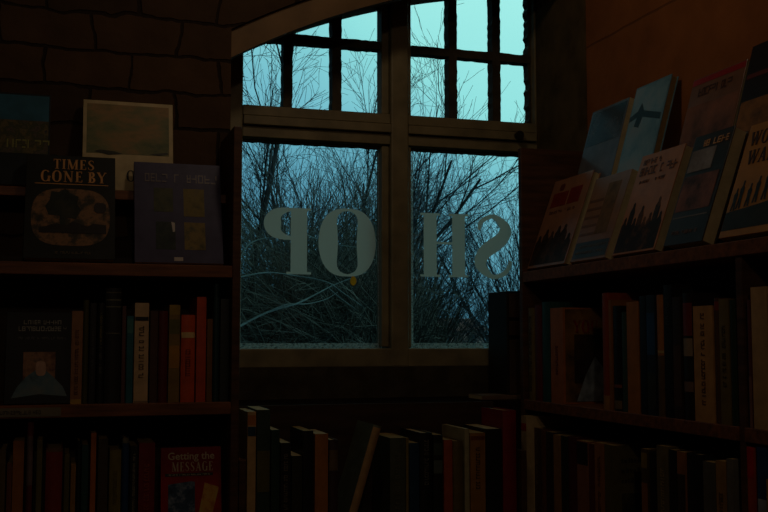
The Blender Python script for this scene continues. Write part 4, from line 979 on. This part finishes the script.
# bramble thicket: nobody could count its canes
def thicket(seed, n, x0, x1, y0, y1, zf, hmax, name, label, mat, thin=0.004, xmax=99):
    rng = random.Random(seed); mb = MB()
    for i in range(n):
        x = rng.uniform(x0, x1); y = rng.uniform(y0, y1); z = zf(x)-0.1
        a = rng.uniform(0, 2*math.pi); L_ = rng.uniform(0.5, 1.0)*hmax*1.5
        d = Vector((math.cos(a)*0.8, math.sin(a)*0.5, rng.uniform(0.6, 1.4))).normalized()
        p = Vector((x, y, z)); pts = [p.copy()]; rs = []
        n_ = 7; r = rng.uniform(0.5, 1.4)*thin
        for k in range(n_):
            d = (d+Vector((rng.gauss(0, 0.12), rng.gauss(0, 0.12), -0.16+rng.gauss(0, 0.08)))).normalized()
            if p.x+d.x*L_/n_ > xmax*p.y/8.5: d.x = -abs(d.x)*0.4
            p = p+d*(L_/n_); pts.append(p.copy())
        mb.tube(pts, [r*(1-0.7*k/n_) for k in range(n_+1)], 3)
        for k in range(3, n_):
            if rng.random() < 0.55:
                d2 = Vector((rng.gauss(0, 1), rng.gauss(0, 1), rng.gauss(0.2, 0.8))).normalized(); q = pts[k]
                mb.tube([q, q+d2*0.10, q+d2*0.2+Vector((0, 0, rng.gauss(0, 0.04)))], [r*0.5, r*0.4, r*0.25], 3)
    o = mb.build(name, mat); tag(o, label, 'brambles', None, 'stuff'); return o
thicket(3, 8000, gx(215, 8.5), gx(388, 8.5), 7.6, 11.0, lambda x: 0.55, 1.9, 'bramble_thicket', 'dark tangled bramble thicket behind the left lower pane', BRAMB, 0.005, gx(392, 8.5))
thicket(4, 3400, gx(392, 8.5), gx(420, 8.5), 8.2, 9.6, lambda x: 0.45, 1.5, 'bramble_thicket', 'dark tangled bramble thicket low in the right lower pane', BRAMB, 0.005, gx(434, 8.5))
# pale boughs lying across the thicket
def bough(label, pix, Y, r):
    pts = [Vector((onY(px, py, Y)[0], Y+dy, onY(px, py, Y)[1])) for px, py, dy in pix]
    P = cat([tuple(p) for p in pts], 6); P = [Vector(p) for p in P]
    rs = [r*(1-0.6*i/(len(P)-1)) for i in range(len(P))]
    o = MB().tube(P, rs, 6).build('fallen_bough', PALEB, smooth=True); tag(o, label, 'branch', 'pale boughs in the thicket')
bough('long pale bough sloping up across the bottom of the left pane', [(236, 328, 0), (270, 312, 0.1), (300, 303, 0.1), (325, 292, 0.2), (345, 283, 0.3), (385, 268, 0.4)], 6.3, 0.0085)
bough('pale bough curving level across the left pane under the letters', [(236, 278, 0), (268, 272, 0.05), (300, 275, 0.1), (330, 281, 0.1), (352, 292, 0.2), (378, 307, 0.3)], 6.4, 0.0060)
bough('pale bough bending up at the left edge under letter P', [(238, 262, 0), (248, 246, 0.05), (262, 238, 0.1), (285, 236, 0.1), (310, 240, 0.2)], 6.45, 0.0065)
bough('thin pale bough behind the letter O', [(300, 232, 0), (322, 238, 0.1), (345, 243, 0.15), (378, 246, 0.2)], 6.5, 0.0045)
bough('pale forked bough rising from the long one, left pane', [(268, 313, 0.1), (290, 304, 0.1), (312, 303, 0.15), (335, 298, 0.25), (350, 290, 0.3)], 6.3, 0.0055)
bough('thin pale bough slanting down at the right of the left pane', [(338, 284, 0.3), (352, 296, 0.3), (366, 306, 0.3), (380, 318, 0.3)], 6.35, 0.0045)
# house far off
hs = empty('house', (gx(462, 42), 42, -3.2)); tag(hs, 'distant pinkish brick house low behind the right pane', 'house')
hx = gx(462, 42)
PB = block_mat('pink_brick', (236, 176, 168), (224, 160, 152), (226, 214, 204), 0.22, 0.08, 0.01, 0.0, 0.1, (rad(90), 0, 0))
part(MB().box(hx-1.15, hx+1.0, 42, 45, -3.2, 1.75).build('wall', PB), hs)
rf = MB(); rf.v = [(hx-1.3, 41.8, 1.7), (hx+1.15, 41.8, 1.7), (hx+1.15, 45.2, 1.7), (hx-1.3, 45.2, 1.7), (hx-1.3, 43.5, 2.25), (hx+1.15, 43.5, 2.25)]
rf.f = [(0, 1, 5, 4), (2, 3, 4, 5), (0, 4, 3), (1, 2, 5), (0, 3, 2, 1)]
part(rf.build('roof', M('red_tiles', (224, 150, 138), 0.8, 0.3, 6)), hs)
part(MB().box(hx+0.3, hx+0.62, 41.96, 42, 0.9, 1.5).build('window', M('dark_pane', (40, 50, 54), 0.2, 0.1)), hs)
part(MB().box(hx-0.8, hx-0.6, 41.96, 42, 0.9, 1.5).build('window', M('dark_pane', (40, 50, 54), 0.2, 0.1)), hs)
